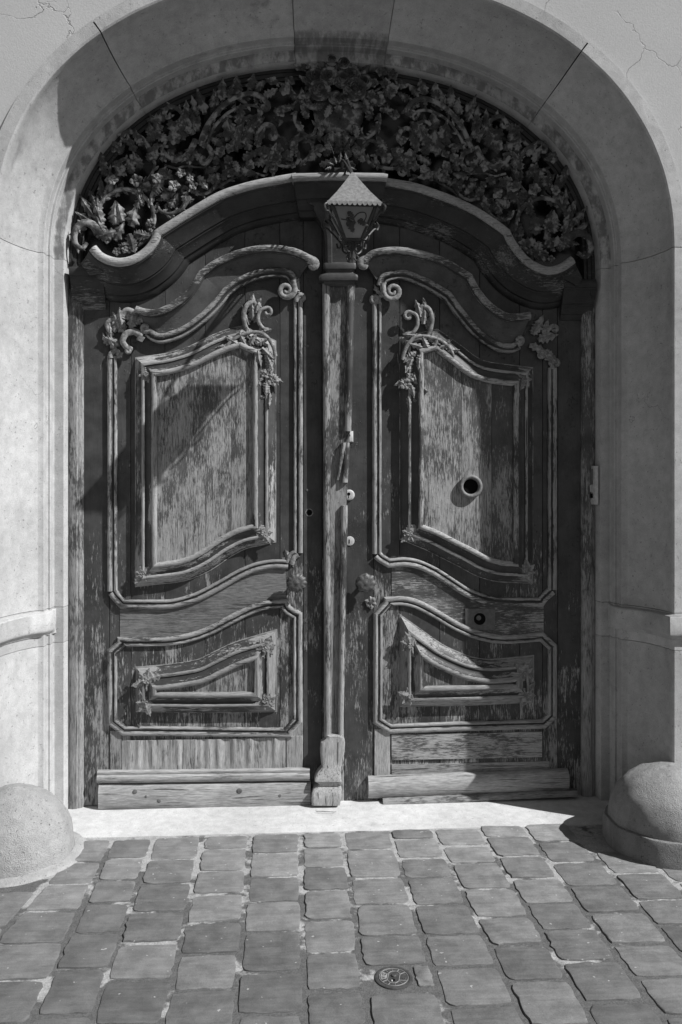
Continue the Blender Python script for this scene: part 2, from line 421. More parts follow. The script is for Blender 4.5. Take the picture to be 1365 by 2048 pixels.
for i in range(len(JL)-1):
    ys = [gnd(682, Z7(z)).y for z in ROWS[i]] if i in ROWS else []
    if not ys:
        y = -.62 - random.uniform(0, .15); ys = [y]
    if i in (0, 1, 2): ys = [-.66 - .07*i - random.uniform(0, .1)]
    while ys[-1] > -1.95: ys.append(ys[-1] - random.uniform(.165, .215))
    for y0, y1 in zip(ys, ys[1:]):
        g = random.uniform(.006, .014); e = random.uniform(.005, .011)
        ya, yb = y0-e, y1+e
        xl0, xl1, xr0, xr1 = jx(i, ya)+g, jx(i, yb)+g, jx(i+1, ya)-g, jx(i+1, yb)-g
        xm = (xl0+xr0)/2; ym = (ya+yb)/2
        if abs(xm) > 1.0 and ym > -.56: 
            if math.hypot(abs(xm)-1.33, ym+.42) < .34: continue
        if abs(xm-VC.x) < .1 and abs(ym-VC.y) < .08:
            # the valve cover took the place of most of this sett: a narrow stub is left beside it
            sett([(VC.x+.066, yb+.02), (xr1, yb+.02), (xr0, ya), (VC.x+.066, ya)], random.uniform(-.002, .002)); continue
        sett([(xl1, yb), (xr1, yb), (xr0, ya), (xl0, ya)], random.uniform(-.0005, .003)); nset += 1

# threshold: one long worn slab
yf = gnd(682, 1664).y
m = MB(); rows = []
for y, z in ((.15, .012), (.0, .010), (-.10, .007), (yf+.02, .004), (yf+.004, .001), (yf, -.02)):
    rows.append([(-1.27 + 2.54*k/40, y + (noise.noise(Vector((k*.6, 2, 0)))*.006 if y < yf+.03 else 0), z + noise.noise(Vector((k*.31, y*5, 0)))*.002) for k in range(41)])
m.grid(rows)
th = m.build('threshold', M['threshold'], None, 60); th['kind'] = 'structure'; th['label'] = 'pale worn stone threshold under the double door'

# ------------------------------------------------------------------ STONE ARCHWAY
arch = thing('stone_archway', (0, -.3, 0), 'pale limestone door surround with moulded jambs and flattened arch', 'archway')
def uL0(px, p): return -HW - at(px, 974, p).x            # measured on the sunlit jamb
UF = .185; _u80 = uL0(80, .163); _ku = (UF-_u80)/(uL0(-2, RV)-_u80)
def uL(px, p): return uL0(px, p) if px >= 80 else _u80 + (uL0(px, p)-_u80)*_ku
PROF = [(0, -.14), (0, .0)] + [(uL(x, p), p) for x, p in ((128.5, .062), (127, .066), (109, .064), (107, .066), (101.5, .112), (100, .115), (96, .114), (94.5, .116), (88.5, .158), (87, .161), (80, .163), (76, .167), (60, .200), (45, .238), (30, .283), (15, .333), (4, .378))] + [(UF-.002, RV-.010), (UF, RV-.004), (UF+.007, RV), (UF+.058, RV), (UF+.058, RV-.05)]
def sub(path, n=3):
    out = []
    for a, b in zip(path, path[1:]):
        for k in range(n): out.append((a[0]+(b[0]-a[0])*k/n, a[1]+(b[1]-a[1])*k/n))
    out.append(path[-1]); return out
def stone_piece(name, path, mat, shift=0.0, out=0.0):
    m = MB(); m.sweep(path, [(u-shift if u < UF+.05 else u, p+out if p > .0 else p) for u, p in PROF], side=1)
    return m.build(name, mat, arch, 24, .0006)
def arch_part(a, b):
    n = len(ARCH)-1; ia, ib = a*n, b*n; out = []
    for k in range(41):
        s = ia + (ib-ia)*k/40; i = min(int(s), n-1); t = s-i
        out.append((ARCH[i][0]*(1-t)+ARCH[i+1][0]*t, ARCH[i][1]*(1-t)+ARCH[i+1][1]*t))
    return out
def arc_param(px, py):
    P = xz(px, py, .05); return min(range(len(ARCH)), key=lambda i: math.dist(ARCH[i], P))/(len(ARCH)-1)
CUT = [0, arc_param(283, 216), arc_param(590, 137), arc_param(767, 137), arc_param(1077, 222), 1]
g = .0011
names = ['voussoir', 'voussoir', 'keystone', 'voussoir', 'voussoir']
for k in range(5):
    L_ = arch_part(CUT[k]+.0002, CUT[k+1]-.0002)
    stone_piece(names[k], L_, M['keystone'] if k == 2 else M['stone_stained'], .006 if k == 2 else 0)
ZB0, ZB1 = .762, .918
for sx in (-1, 1):
    def vert(z0, z1): 
        pp = [(sx*HW, z0+(z1-z0)*k/8) for k in range(9)]
        return pp if sx < 0 else pp[::-1]
    stone_piece('jamb_stone', vert(ZB1+g, ZS-g), M['stone'])
    stone_piece('jamb_stone', vert(ZB0+g, ZB1-g), M['stone'])
    stone_piece('jamb_stone', vert(-.02, ZB0-g), M['stone'])
    # impost band round the plain reveal and on to the street face
    plan = [(HW+uL(112, .066), .066), (HW+uL(97, .114), .114), (HW+uL(82, .163), .163)] + [(HW+uL(x, p), p) for x, p in ((60, .2), (45, .238), (30, .283), (15, .333))] + [(HW+UF, RV), (HW+1.1, RV)]
    Z0, Z1 = .803, .908
    m = MB(); rows = []
    for off, z in ((-.004, Z0), (.004, Z0+.002), (.008, Z0+.010), (.018, Z0+.018), (.024, Z0+.024), (.025, Z0+.032), (.027, Z1-.006), (.023, Z1-.001), (-.004, Z1+.004)):
        row = []
        nr = []
        for i, (x, p) in enumerate(plan):
            ns = []
            for a, b in ((i-1, i), (i, i+1)):
                if a < 0 or b >= len(plan): continue
                dx, dp = plan[b][0]-plan[a][0], plan[b][1]-plan[a][1]; l = math.hypot(dx, dp); ns.append((-dp/l, dx/l))
            if len(ns) == 1: nx, np_ = ns[0]
            else:
                d = 1+ns[0][0]*ns[1][0]+ns[0][1]*ns[1][1]; nx, np_ = (ns[0][0]+ns[1][0])/d, (ns[0][1]+ns[1][1])/d
            if i == 0: nx, np_ = .1, .5
            row.append((sx*(x+nx*off), -(p+np_*off), z))
        rows.append(row)
    m.grid(rows); m.poly([r[0] for r in rows])
    m.build('impost_band', M['stone'], arch, 40, .0012)

# house wall: plaster with an arched hole
wall = thing('house_wall', (0, -.3, 0), 'cracked pale plaster house wall around the stone door surround', 'wall')
hole = [(-(HW+UF+.056), -.02)] + [(-(HW+UF+.056), ZS*k/6) for k in range(1, 6)]
AO = []
for i in range(0, 161, 4):
    a = ARCH[max(i-1, 0)]; b = ARCH[min(i+1, 160)]; dx, dz = b[0]-a[0], b[1]-a[1]; l = math.hypot(dx, dz)
    AO.append((ARCH[i][0]-dz/l*(UF+.056), ARCH[i][1]+dx/l*(UF+.056)))
hole += AO + [(HW+UF+.056, ZS*k/6) for k in range(5, 0, -1)] + [(HW+UF+.056, -.02)]
m = MB(); WX, WZ = 5.0, 6.5
outer = []
for x, z in hole:
    dx, dz = x, z-1.6
    k = min(WX/abs(dx) if dx else 9e9, (WZ-1.6)/dz if dz > 0 else 9e9, (1.62)/-dz if dz < 0 else 9e9)
    outer.append((dx*k, 1.6+dz*k))
outer[0] = (-WX, -.02); outer[-1] = (WX, -.02)
m.grid([[(x, -RV+.012, z), (X, -RV+.012, Z)] for (x, z), (X, Z) in zip(hole, outer)])
m.grid([[(X, -RV+.012, Z), (X, .6, Z)] for (X, Z) in outer])
m.poly([(X, .6, Z) for X, Z in outer])
m.build('plaster_face', M['plaster'], wall, 30)
m = MB(); m.box(-1.6, 1.6, .42, .44, 0, 3.7); m.build('inner_wall', M['interior'], wall)

# ------------------------------------------------------------------ GUARD STONES
def guard(px_ap, py_ap, X, p, rad, htop, hb, label, based):
    c = (X, -p, 0)
    t_ = thing('guard_stone', c, label, 'guard stone', 'guard stones flanking the door')
    pr = []
    for k in range(15):
        a = math.pi/2*k/14; pr.append((rad*math.cos(a)**.95, hb + (htop-hb)*math.sin(a)**.9))
    pr = [(rad*.995, hb-.02)] + pr; pr[-1] = (.001, htop)
    m = MB(); m.lathe(pr, c, n=56); m.build('dome', M['guard'], t_, 60, .008)
    m = MB()
    if based: m.lathe([(rad+.016, -.03), (rad+.019, hb-.02), (rad+.012, hb-.003), (rad-.02, hb+.004)], c, n=56); m.build('base', M['guard_base'], t_, 50, .006)
    else: m.lathe([(rad+.052, -.03), (rad+.046, .0), (rad+.03, .008), (rad-.02, .014)], c, n=56); m.build('mortar_collar', M['collar'], t_, 60, .008)
    return t_
guard(0, 0, 1.325, .505, .240, .312, .10, 'rounded stone guard on a low round plinth at the shaded jamb', True)
guard(0, 0, -1.296, .45, .224, .264, .012, 'squat rounded stone guard bedded in mortar at the sunlit jamb', False)

# ------------------------------------------------------------------ DOOR FRAME (posts, cornice, console)
KY = KD
frame = thing('door_frame', (0, .0, .01), 'dark painted door frame with swept cornice and corbelled middle block', 'door frame')
for sx, x0, x1 in ((-1, 139, 166), (1, 1165, 1190)):
    for (ya, yb) in ((578, 1622),):
        a = xz(x0, 1100, .03)[0]; b = xz(x1, 1100, .03)[0]; w = b-a
        if sx < 0: a -= .012
        else: b += .012
        w = b-a; zt = xz(150, ya, .03)[1]
        m = MB(); m.sweep([(a, .01), (a, zt*.5), (a, zt)], [(0, -.05), (0, .02), (-.006, .034), (-w*.35, .042), (-w*.62, .04), (-w*.7, .03), (-w*.78, .03), (-w*.88, .022), (-w, .004), (-w, -.05)], side=1)
        m.build('post', M['worn_v'], frame, 40, .001)
CP = [(0, -.04), (.0, .185), (.003, .198), (.010, .208), (.020, .212), (.030, .208), (.037, .198), (.039, .186), (.046, .184), (.048, .174), (.058, .160), (.072, .142), (.090, .122), (.104, .112), (.106, .100), (.112, .100), (.118, .086), (.132, .068), (.146, .056), (.150, .040), (.160, .034), (.172, .012), (.176, -.02)]
CPL = segs([[(192, 489), (205, 503), (222, 511), (242, 514), (265, 508), (287, 493), (301, 475), (307, 459)], [(307, 459), (348, 433), (400, 401), (446, 377), (513, 357), (592, 343)]], 5)
CPR = segs([[(768, 352), (834, 364), (896, 385), (952, 410), (993, 436), (1022, 458)], [(1022, 458), (1030, 475), (1043, 494), (1058, 511), (1077, 524), (1098, 531), (1121, 526), (1143, 511)]], 5)
def split_sweep(pth, f, nm):
    q = [f(u, p) for u, p in CP]
    m = MB(); m.sweep(pth, q[:8] + [(q[7][0], .02)], side=-1); m.build(nm+'_roll', M['dusty_x'], frame, 32, .0012)
    m = MB(); m.sweep(pth, [(q[7][0], .02)] + q[7:], side=-1); m.build(nm, M['dark_x'], frame, 32, .0012)
for pth in (CPL, CPR): split_sweep([xz(x, y, .205) for x, y in pth], lambda u, p: (u, p), 'cornice')
def cornice_end(x0, x1, y0, y1, flip):
    pth = [xz(x0, y0, .13), xz(x1, y1, .13)]
    m = MB(); m.sweep(pth, [(u*1.02, p*.62) for u, p in CP], side=-1); m.build('cornice_end', M['dark_x'], frame, 32)
cornice_end(138, 204, 532, 532, 0); cornice_end(1130, 1194, 557, 557, 1)
for tri in (((164, 531), (192, 488), (206, 545), (178, 548)), ((1166, 556), (1143, 511), (1128, 556), (1156, 572))):
    m = MB(); A = [at(x, y, .15) for x, y in tri]; B = [Vector((a.x, .0, a.z)) for a in A]
    m.grid([A, B], wrap=True); m.poly(A); m.build('cornice_return', M['dark_x'], frame)
# middle block
mid = [xz(583, 346, .27), xz(592, 344, .27), xz(680, 342, .27), xz(768, 344, .27), xz(777, 346, .27)]
split_sweep(mid, lambda u, p: (u*.94, (p+.065 if p > 0 else p)), 'middle_block')
m = MB(); rows = []
for (xl, xr, y, p) in ((612, 748, 396, .17), (616, 744, 404, .185), (628, 733, 410, .18), (628, 733, 416, .17), (634, 728, 430, .15), (646, 716, 450, .125), (650, 713, 475, .112), (651, 712, 528, .105)):
    a, b = xz(xl, y, p), xz(xr, y, p); w = b[0]-a[0]
    rows.append([(a[0], .0, a[1]), (a[0], -p+.012, a[1]), (a[0]+.012, -p, a[1]), (a[0]+w*.2, -p, a[1]), (a[0]+w*.24, -p+.01, a[1]), (a[0]+w*.76, -p+.01, a[1]), (a[0]+w*.8, -p, a[1]), (b[0]-.012, -p, a[1]), (b[0], -p+.012, a[1]), (b[0], 0, a[1])])
m.grid(rows); m.build('console', M['dark_x'], frame, 30)

# ------------------------------------------------------------------ ornament library
def leaf_mesh(seed, nl=5, curl=.5):
    rnd = random.Random(seed); rows = []; nu, nv = 15, 7
    for i in range(nu):
        u = i/(nu-1)
        env = (math.sin(math.pi*min(u*.92+.1, 1.0))**.7)*.5
        lob = 1 - .5*abs(math.sin(math.pi*nl*u*.98 + .3))**1.8
        w = env*lob if u < .99 else .02
        row = []
        for j in range(nv):
            v = -1+2*j/(nv-1)
            bend = .12*math.sin(u*2.6+seed)
            out = .30*(1-abs(v)**1.6)*math.sin(math.pi*min(u+.1, 1))**.6 + .05*math.cos(v*math.pi*2)*env*2 + curl*max(0, u-.62)**1.5*2.0 + .05*rnd.uniform(-1, 1)
            row.append((u - .12*abs(v)*lob*math.sin(math.pi*u), -max(out, -.05), w*v + bend*u))
        rows.append(row)
    m = MB(); m.grid(rows)
    rows2 = [[(x, .18, z*.9) for (x, y, z) in r] for r in rows]
    edge = [r[0] for r in rows] + rows[-1][1:] + [r[-1] for r in rows[::-1]][1:] + rows[0][::-1][1:-1]
    e2 = [(x, .22, z*.92) for x, y, z in edge]
    m.grid([edge, e2], wrap=True)
    return m.mesh('leaf_form', 50, 0.0, False)
def flower_mesh(seed, n=5):
    rnd = random.Random(seed); m = MB()
    for k in range(n):
        a = 2*math.pi*k/n + rnd.uniform(-.15, .15); L_ = rnd.uniform(.85, 1.1); rows = []
        for i in range(6):
            u = i/5; w = .42*math.sin(math.pi*(u*.78+.17)); row = []
            for j in range(5):
                v = -1+2*j/4
                r = .2 + u*.8*L_; o = .22 + .30*math.sin(u*2.4) - .22*abs(v)**2 + .05*math.cos(j*3)
                x, z = r, w*v
                row.append((x*math.cos(a)-z*math.sin(a), -o, x*math.sin(a)+z*math.cos(a)))
            rows.append(row)
        m.grid(rows)
        edge = [r[0] for r in rows] + rows[-1][1:] + [r[-1] for r in rows[::-1]][1:]
        m.grid([edge, [(x*.8, .15, z*.8) for x, y, z in edge]])
    m.lathe([(.26, -.0), (.27, .3), (.2, .42), (.1, .38), (.001, .3)], (0, 0, 0), 'y', 8)
    return m.mesh('flower_form', 60, 0.0, False)
def rose_mesh(seed):
    m = MB()
    for layer, (r0, n, h) in enumerate(((1.0, 6, .2), (.72, 5, .5), (.46, 4, .72), (.24, 3, .85))):
        for k in range(n):
            a0 = 2*math.pi*(k/n) + layer*.7 + seed; rows = []
            for i in range(5):
                u = i/4; row = []
                for j in range(7):
                    v = -1+2*j/6; a = a0 + v*math.pi/n*1.25
                    r = r0*(.45 + .6*u**.7 - .12*abs(v)**3); o = h*.4 + u*h*.75 - (.25*h*max(0, u-.7)*3 if layer < 2 else 0)
                    row.append((r*math.cos(a), -o, r*math.sin(a)))
                rows.append(row)
            m.grid(rows)
    m.lathe([(.9, -.2), (.75, .15), (.3, .45), (.001, .5)], (0, 0, 0), 'y', 12)
    return m.mesh('rose_form', 70, 0.0, False)
LEAVES = [leaf_mesh(s, n, c) for s, n, c in ((1, 4, .5), (2, 5, .7), (3, 3, .35), (4, 6, .6), (5, 4, .9))]
FLOW = [flower_mesh(s, n) for s, n in ((1, 5), (2, 5), (3, 6), (4, 4))]
ROSE = [rose_mesh(0), rose_mesh(.4)]
CARVE = {}
def inst(meshes, i, name, mat, parent, P, ang, s, flip=1):
    me0 = meshes[i % len(meshes)]; key = (me0.name, mat.name)
    if key not in CARVE:
        c = me0.copy(); c.materials.clear(); c.materials.append(mat); CARVE[key] = c
    o = bpy.data.objects.new(name, CARVE[key])
    o.location = (P.x, P.y*KY, P.z); o.rotation_euler = (0, -ang, 0); o.scale = (s[0], s[1]*(.5+.5*KY), s[2])
    return link(o, parent)
gm_ = M['grille']
FOL = MB()
def fol(P, ang, s, k):
    me = LEAVES[k % len(LEAVES)]; b = len(FOL.v); ca, sa = math.cos(ang), math.sin(ang)
    for v in me.vertices:
        x, y, z = v.co.x*s[0], v.co.y*s[1], v.co.z*s[2]
        FOL.v.append((P.x + x*ca - z*sa, P.y + y, P.z + x*sa + z*ca))
    for f in me.polygons: FOL.f.append(tuple(b+i for i in f.vertices))
class Carver:
    """places carving on a thing; can mirror everything about X = 0"""
    def __init__(s, parent, mat, p0, mirror=None): s.parent, s.mat, s.p0, s.mir = parent, mat, p0, mirror; s.k = 0
    def pt(s, px, py, p):
        v = at(px, py, p); return Vector((s.mir*2-v.x, v.y, v.z)) if s.mir is not None else v
    def ang(s, a): return math.pi-R(a) if s.mir is not None else R(a)
    def leaf(s, px, py, a, L, W, p=0, i=None, d=1.0):
        s.k += 1; k = s.k if i is None else i
        sx = px2m(L); sz = px2m(W)
        return inst(LEAVES, k, 'leaf', s.mat, s.parent, s.pt(px, py, s.p0+p), s.ang(a), (sx, sx*.55*d, sz*(1 if k % 2 else -1)))
    def flower(s, px, py, r, p=0, i=None):
        s.k += 1; k = s.k if i is None else i
        q = px2m(r); return inst(FLOW, k, 'flower', s.mat, s.parent, s.pt(px, py, s.p0+p), k*.9, (q, q*.8, q))
    def rose(s, px, py, r, p=0):
        s.k += 1; q = px2m(r); return inst(ROSE, s.k, 'rose', s.mat, s.parent, s.pt(px, py, s.p0+p), s.k*.7, (q, q*.9, q))
    def scroll(s, pts, r0, r1, p=0, spiral=0, turns=1.2, sr=None, name='scroll', arch=.0, sides=8, flat=1.0, rmid=None):
        """tapered tube through pixel points; spiral=+1/-1 winds its end into a volute"""
        c = catmull(pts, 7)
        if spiral:
            (x0, y0), (x1, y1) = c[-2], c[-1]; a = math.atan2(y1-y0, x1-x0); rr = sr or 10
            cx, cy = x1 + rr*math.cos(a+spiral*math.pi/2), y1 + rr*math.sin(a+spiral*math.pi/2)
            b0 = math.atan2(y1-cy, x1-cx); N = int(16*turns)
            for k in range(1, N+1):
                t = k/N; q = rr*(1-t*.82); b = b0 + spiral*2*math.pi*turns*t
                c.append((cx+q*math.cos(b), cy+q*math.sin(b)))
        n = len(c); P = []; Rr = []
        for i, (x, y) in enumerate(c):
            t = i/(n-1); P.append(s.pt(x, y, s.p0 + p + arch*math.sin(math.pi*t)))
            r = r0 + (r1-r0)*t if rmid is None else (r0*(1-t)*(1-2*t)*(t < .5)+0 if False else (r0 + (rmid-r0)*2*t if t < .5 else rmid + (r1-rmid)*(2*t-1)))
            Rr.append(px2m(r))
        k_ = .74 if s.mat is gm_ else 1.0
        if s.mat is gm_ and n > 9 and max(r0, r1) > 3.4:
            for q in range(2, n-1, 4):
                tg = P[q+1 if q+1 < n else q]-P[q-1]; a_ = math.atan2(tg.z, tg.x); sd = 1 if (q//3) % 2 else -1
                L_ = px2m(random.uniform(9, 15)); fol(P[q], a_ + sd*random.uniform(.5, 1.15), (L_, L_*.6, L_*.6), q)
        m = MB(); m.tube(P, [r*k_ for r in Rr], sides, flat); return m.build(name, s.mat, s.parent, 50, .003 if s.mat is gm_ else .001)
def px2m(x): return x/438.0

# ------------------------------------------------------------------ DOOR LEAVES
leafL = thing('door_leaf', (-.55, 0, .01), 'weathered panelled door leaf carrying the tapered middle pilaster and a flower knob', 'door', 'leaves of the double door')
leafR = thing('door_leaf', (.55, 0, .01), 'weathered panelled door leaf with a round port, locks and a square letter plate', 'door', 'leaves of the double door')

def board(parent, x0, x1, y0, y1, p, mat, name='board', th=.03, bev=.0015, gap=.0012):
    a = xz(x0, y1, p); b = xz(x1, y0, p)
    m = MB(); m.box(a[0]+gap, b[0]-gap, -p, -p+th, a[1], b[1], bev); return m.build(name, mat, parent, 30)
def topy(x):                                          # lower edge of the cornice line, to stop the boards behind it
    best = min((CPL if x < 680 else CPR), key=lambda q: abs(q[0]-x)); y = best[1]
    if x < 195: y = 540
    if x > 1140: y = 562
    if 580 < x < 780: y = 350
    return y + 26
def vboards(parent, xs, y1, mats):
    for k, (a, b) in enumerate(zip(xs, xs[1:])):
        yt = max(topy(a), topy(b), topy((a+b)/2))
        board(parent, a, b, yt, y1, 0.0, mats[k % len(mats)])
vboards(leafL, [164, 219, 262, 330, 410, 490, 560, 607, 645, 689], 1612, [M['paint_v']])
vboards(leafR, [689, 748, 800, 880, 960, 1040, 1086, 1116, 1167], 1603, [M['paint_v']])

BEAD2 = [(-.028, -.004), (-.0275, .014), (-.025, .022), (-.019, .028), (-.012, .028), (-.006, .022), (-.004, .012), (-.001, .012), (0.001, .018), (.005, .0225), (.010, .0225), (.014, .017), (.016, .004), (.016, -.004)]
def outline(parent, lst, closed, mat, side, prof=BEAD2, n=6, p=.02, name='moulding', caps=True):
    pth = [xz(x, y, p) for x, y in segs(lst, n)]
    if closed and math.dist(pth[0], pth[-1]) < .004: pth.pop()
    m = MB(); m.sweep(pth, prof, closed=closed, side=side, caps=caps); me = m.mesh(name, 32, .0007)
    if mat is not M['carved']: grain(me, M['mould_x'], M['mould_v'])
    else: me.materials.append(mat)
    return obj(name, me, None, parent)
# paths run clockwise in the picture (left side up, over the top, right side down): inner edge lies to the right => profile u<0 is outside with side=-1
# ---- left leaf, upper outer moulding: open at the top, three strokes
outline(leafL, [[(227, 712), (227, 950), (227, 1183)]], False, M['worn_v'], 1)
outline(leafL, [[(227, 1183), (232, 1190)], [(232, 1190), (247, 1206)], [(247, 1206), (300, 1207), (340, 1206), (372, 1199), (400, 1189), (440, 1168), (475, 1148), (510, 1133), (545, 1126), (577, 1127)]], False, M['worn_x'], 1)
outline(leafL, [[(577, 1127), (583, 1112), (594, 1104)]], False, M['carved'], 1, name='corner_moulding')
outline(leafL, [[(594, 1106), (594, 850), (594, 600)]], False, M['worn_v'], 1)
# ---- left leaf, lower outer moulding, closed
outline(leafL, [[(227, 1443), (227, 1375), (227, 1306)], [(227, 1306), (247, 1288)], [(247, 1287), (300, 1287), (345, 1285), (385, 1277), (425, 1262), (465, 1241), (505, 1222), (540, 1212), (567, 1211)], [(567, 1211), (575, 1222), (593, 1233)], [(593, 1234), (593, 1340), (593, 1440)], [(593, 1441), (573, 1463)], [(573, 1464), (420, 1462), (249, 1460)], [(249, 1460), (227, 1443)]], True, M['worn_x'], -1)
# ---- right leaf
outline(leafR, [[(757, 604), (757, 850), (757, 1108)]], False, M['worn_v'], 1)
outline(leafR, [[(757, 1108), (763, 1114)], [(763, 1114), (780, 1124)], [(780, 1124), (812, 1122), (840, 1127), (871, 1141), (905, 1163), (939, 1184), (974, 1197), (1012, 1202), (1082, 1202)], [(1082, 1202), (1090, 1192), (1104, 1180)]], False, M['worn_x'], 1)
outline(leafR, [[(1104, 1180), (1104, 960), (1104, 735)]], False, M['paint_v'], 1)
outline(leafR, [[(759, 1441), (759, 1340), (759, 1232)], [(759, 1231), (781, 1207)], [(781, 1206), (806, 1205), (835, 1212), (868, 1229), (911, 1254), (959, 1274), (1012, 1282), (1084, 1277)], [(1084, 1277), (1104, 1296)], [(1104, 1297), (1104, 1365), (1104, 1430)], [(1104, 1431), (1088, 1446)], [(1088, 1446), (930, 1451), (783, 1456)], [(783, 1456), (759, 1441)]], True, M['worn_x'], -1)

# ---- bolection frames
BOL = [(.012, .045), (.012, .084), (.008, .092), (.001, .0965), (-.006, .095), (-.011, .089), (-.013, .080), (-.016, .078), (-.024, .068), (-.034, .060), (-.042, .058), (-.044, .066), (-.050, .069), (-.056, .066), (-.058, .056), (-.066, .044), (-.076, .026), (-.084, .014), (-.086, .006), (-.092, .004), (-.093, -.005)]
def bolection(parent, lst, mats, p=.09, prof=BOL):
    allp = [xz(x, y, p) for x, y in segs(lst, 6)]
    if math.dist(allp[0], allp[-1]) < .004: allp.pop()
    m = MB(); m.sweep(allp, prof, closed=True, side=-1); me = m.mesh('panel_frame', 30, .0008)
    grain(me, M['frame_x'], M['frame_v'])
    return obj('panel_frame', me, None, parent)
BL = [[(308, 1131), (308, 940), (308, 748)], [(308, 747), (345, 741), (390, 727), (432, 706), (462, 694), (481, 689)], [(481, 689), (511, 703)], [(511, 704), (511, 880), (511, 1052)], [(511, 1053), (478, 1061), (440, 1080), (400, 1107), (360, 1124), (308, 1131)]]
bolection(leafL, BL, (M['worn_x'], M['worn_v']))
BLl = [[(309, 1390), (309, 1377)], [(309, 1377), (340, 1374), (375, 1369), (410, 1361), (447, 1343), (481, 1327), (513, 1317)], [(513, 1317), (513, 1390)], [(513, 1390), (410, 1391), (309, 1390)]]
bolection(leafL, BLl, (M['worn_x'],))
BR = [[(843, 1053), (843, 880), (843, 703)], [(843, 702), (871, 696)], [(871, 696), (904, 719), (939, 745), (974, 759), (1034, 767)], [(1034, 767), (1034, 950), (1034, 1127)], [(1034, 1128), (1004, 1126), (974, 1117), (946, 1102), (912, 1085), (877, 1067), (843, 1053)]]
bolection(leafR, BR, (M['worn_x'], M['worn_v']))
BRl = [[(843, 1379), (843, 1311)], [(843, 1310), (868, 1327), (905, 1345), (943, 1358), (985, 1363), (1036, 1359)], [(1036, 1359), (1036, 1373)], [(1036, 1373), (940, 1377), (843, 1379)]]
bolection(leafR, BRl, (M['worn_x'],))
# ---- planks of the raised panels
def ycurve(pts, x):
    c = catmull(pts, 6); c = sorted(c)
    for a, b in zip(c, c[1:]):
        if a[0] <= x <= b[0] and b[0] > a[0]: return a[1] + (b[1]-a[1])*(x-a[0])/(b[0]-a[0])
    return c[0][1] if x < c[0][0] else c[-1][1]
def planks(parent, xs, top, bot, p, mat):
    for a, b in zip(xs, xs[1:]):
        m = MB(); rows = []; n = 6; A = []; B = []
        for k in range(n+1):
            x = a+(b-a)*k/n; A.append(at(x, ycurve(top, x)-9, p)); B.append(at(x, ycurve(bot, x)+9, p))
        g_ = .0007
        A[0].x += g_; B[0].x += g_; A[-1].x -= g_; B[-1].x -= g_
        bk = lambda P: Vector((P.x, P.y+.02, P.z))
        m.grid([[bk(q) for q in A], A, B, [bk(q) for q in B]]); m.poly([A[0], bk(A[0]), bk(B[0]), B[0]]); m.poly([A[-1], bk(A[-1]), bk(B[-1]), B[-1]])
        m.build('plank', mat, parent, 30)
planks(leafL, [298, 388, 463, 524], BL[1]+BL[2][1:], BL[4], .062, M['worn_v'])
planks(leafL, [298, 366, 432, 490, 524], BLl[1], BLl[3], .062, M['worn_v'])
planks(leafR, [832, 924, 984, 1046], [(843, 702)]+BR[2], BR[4], .062, M['worn_v'])
planks(leafR, [832, 872, 905, 960, 1046], BRl[1], BRl[3], .062, M['worn_v'])

# ---- hoods over the panels
def hood(parent, U1, L1, U2, L2, mat, cap_left, volutes):
    m = MB()
    for U, L_ in ((U1, L1), (U2, L2)):
        u = [xz(x, y, .105) for x, y in resample(catmull(U, 8), 28)]; l = [xz(x, y, .05) for x, y in resample(catmull(L_, 8), 28)]
        rows = []
        for a, b in zip(u, l):
            r = [(a[0], .002, a[1]+.006), (a[0], -.09, a[1]+.004)]
            for k in range(11):
                t = k/10; p = .034 + .066*(1-t)**2.3 - .004*math.sin(t*math.pi)
                if t > .86: p = .034+.012*(t-.86)/.14
                r.append((a[0]+(b[0]-a[0])*t, -p, a[1]+(b[1]-a[1])*t))
            r.append((b[0], .002, b[1])); rows.append(r)
        m.grid(rows); m.poly(rows[0]); m.poly(rows[-1])
    m.build('hood_cove', mat, parent, 40, .0012)
    ROLL = [(-.012, -.002), (-.014, .085), (-.017, .098), (-.015, .112), (-.007, .121), (.003, .122), (.012, .114), (.016, .103), (.014, .094), (.02, .092), (.02, .085)]
    pu = [xz(x, y, .11) for x, y in segs([U1, U2], 8)]
    m = MB(); m.sweep(pu, ROLL, side=-1); m.build('hood_roll', M['mould_x'], parent, 40, .001)
    LB = [(-.026, .03), (-.026, .046), (-.022, .056), (-.014, .061), (-.006, .057), (-.001, .046), (.0, .038), (.005, .038), (.006, .042), (.010, .047), (.015, .045), (.018, .038), (.018, -.002)]
    pl = [xz(x, y, .05) for x, y in segs([L1, L2], 8)]
    m = MB(); m.sweep(pl, LB, side=-1); m.build('hood_bead', M['mould_x'], parent, 40, .0008)
hood(leafL, [(271, 618), (292, 624), (317, 624), (348, 609), (380, 583), (403, 547)], [(294, 664), (308, 674), (328, 677), (366, 664), (405, 637), (432, 611), (453, 585)],
     [(403, 547), (432, 526), (477, 506), (530, 496), (583, 501), (624, 518)], [(453, 585), (477, 567), (514, 551), (550, 545), (576, 549), (588, 566)], M['paint_x'], 0, 0)
hood(leafR, [(730, 520), (748, 506), (785, 500), (829, 504), (886, 521), (939, 552)], [(764, 572), (772, 556), (807, 550), (851, 566), (895, 592)],
     [(939, 552), (957, 584), (983, 613), (1018, 633), (1062, 630)], [(895, 592), (921, 627), (956, 667), (992, 691), (1022, 697), (1040, 690)], M['paint_x'], 0, 0)
cL = Carver(leafL, M['carved'], 0.0); cR = Carver(leafR, M['carved'], 0.0)
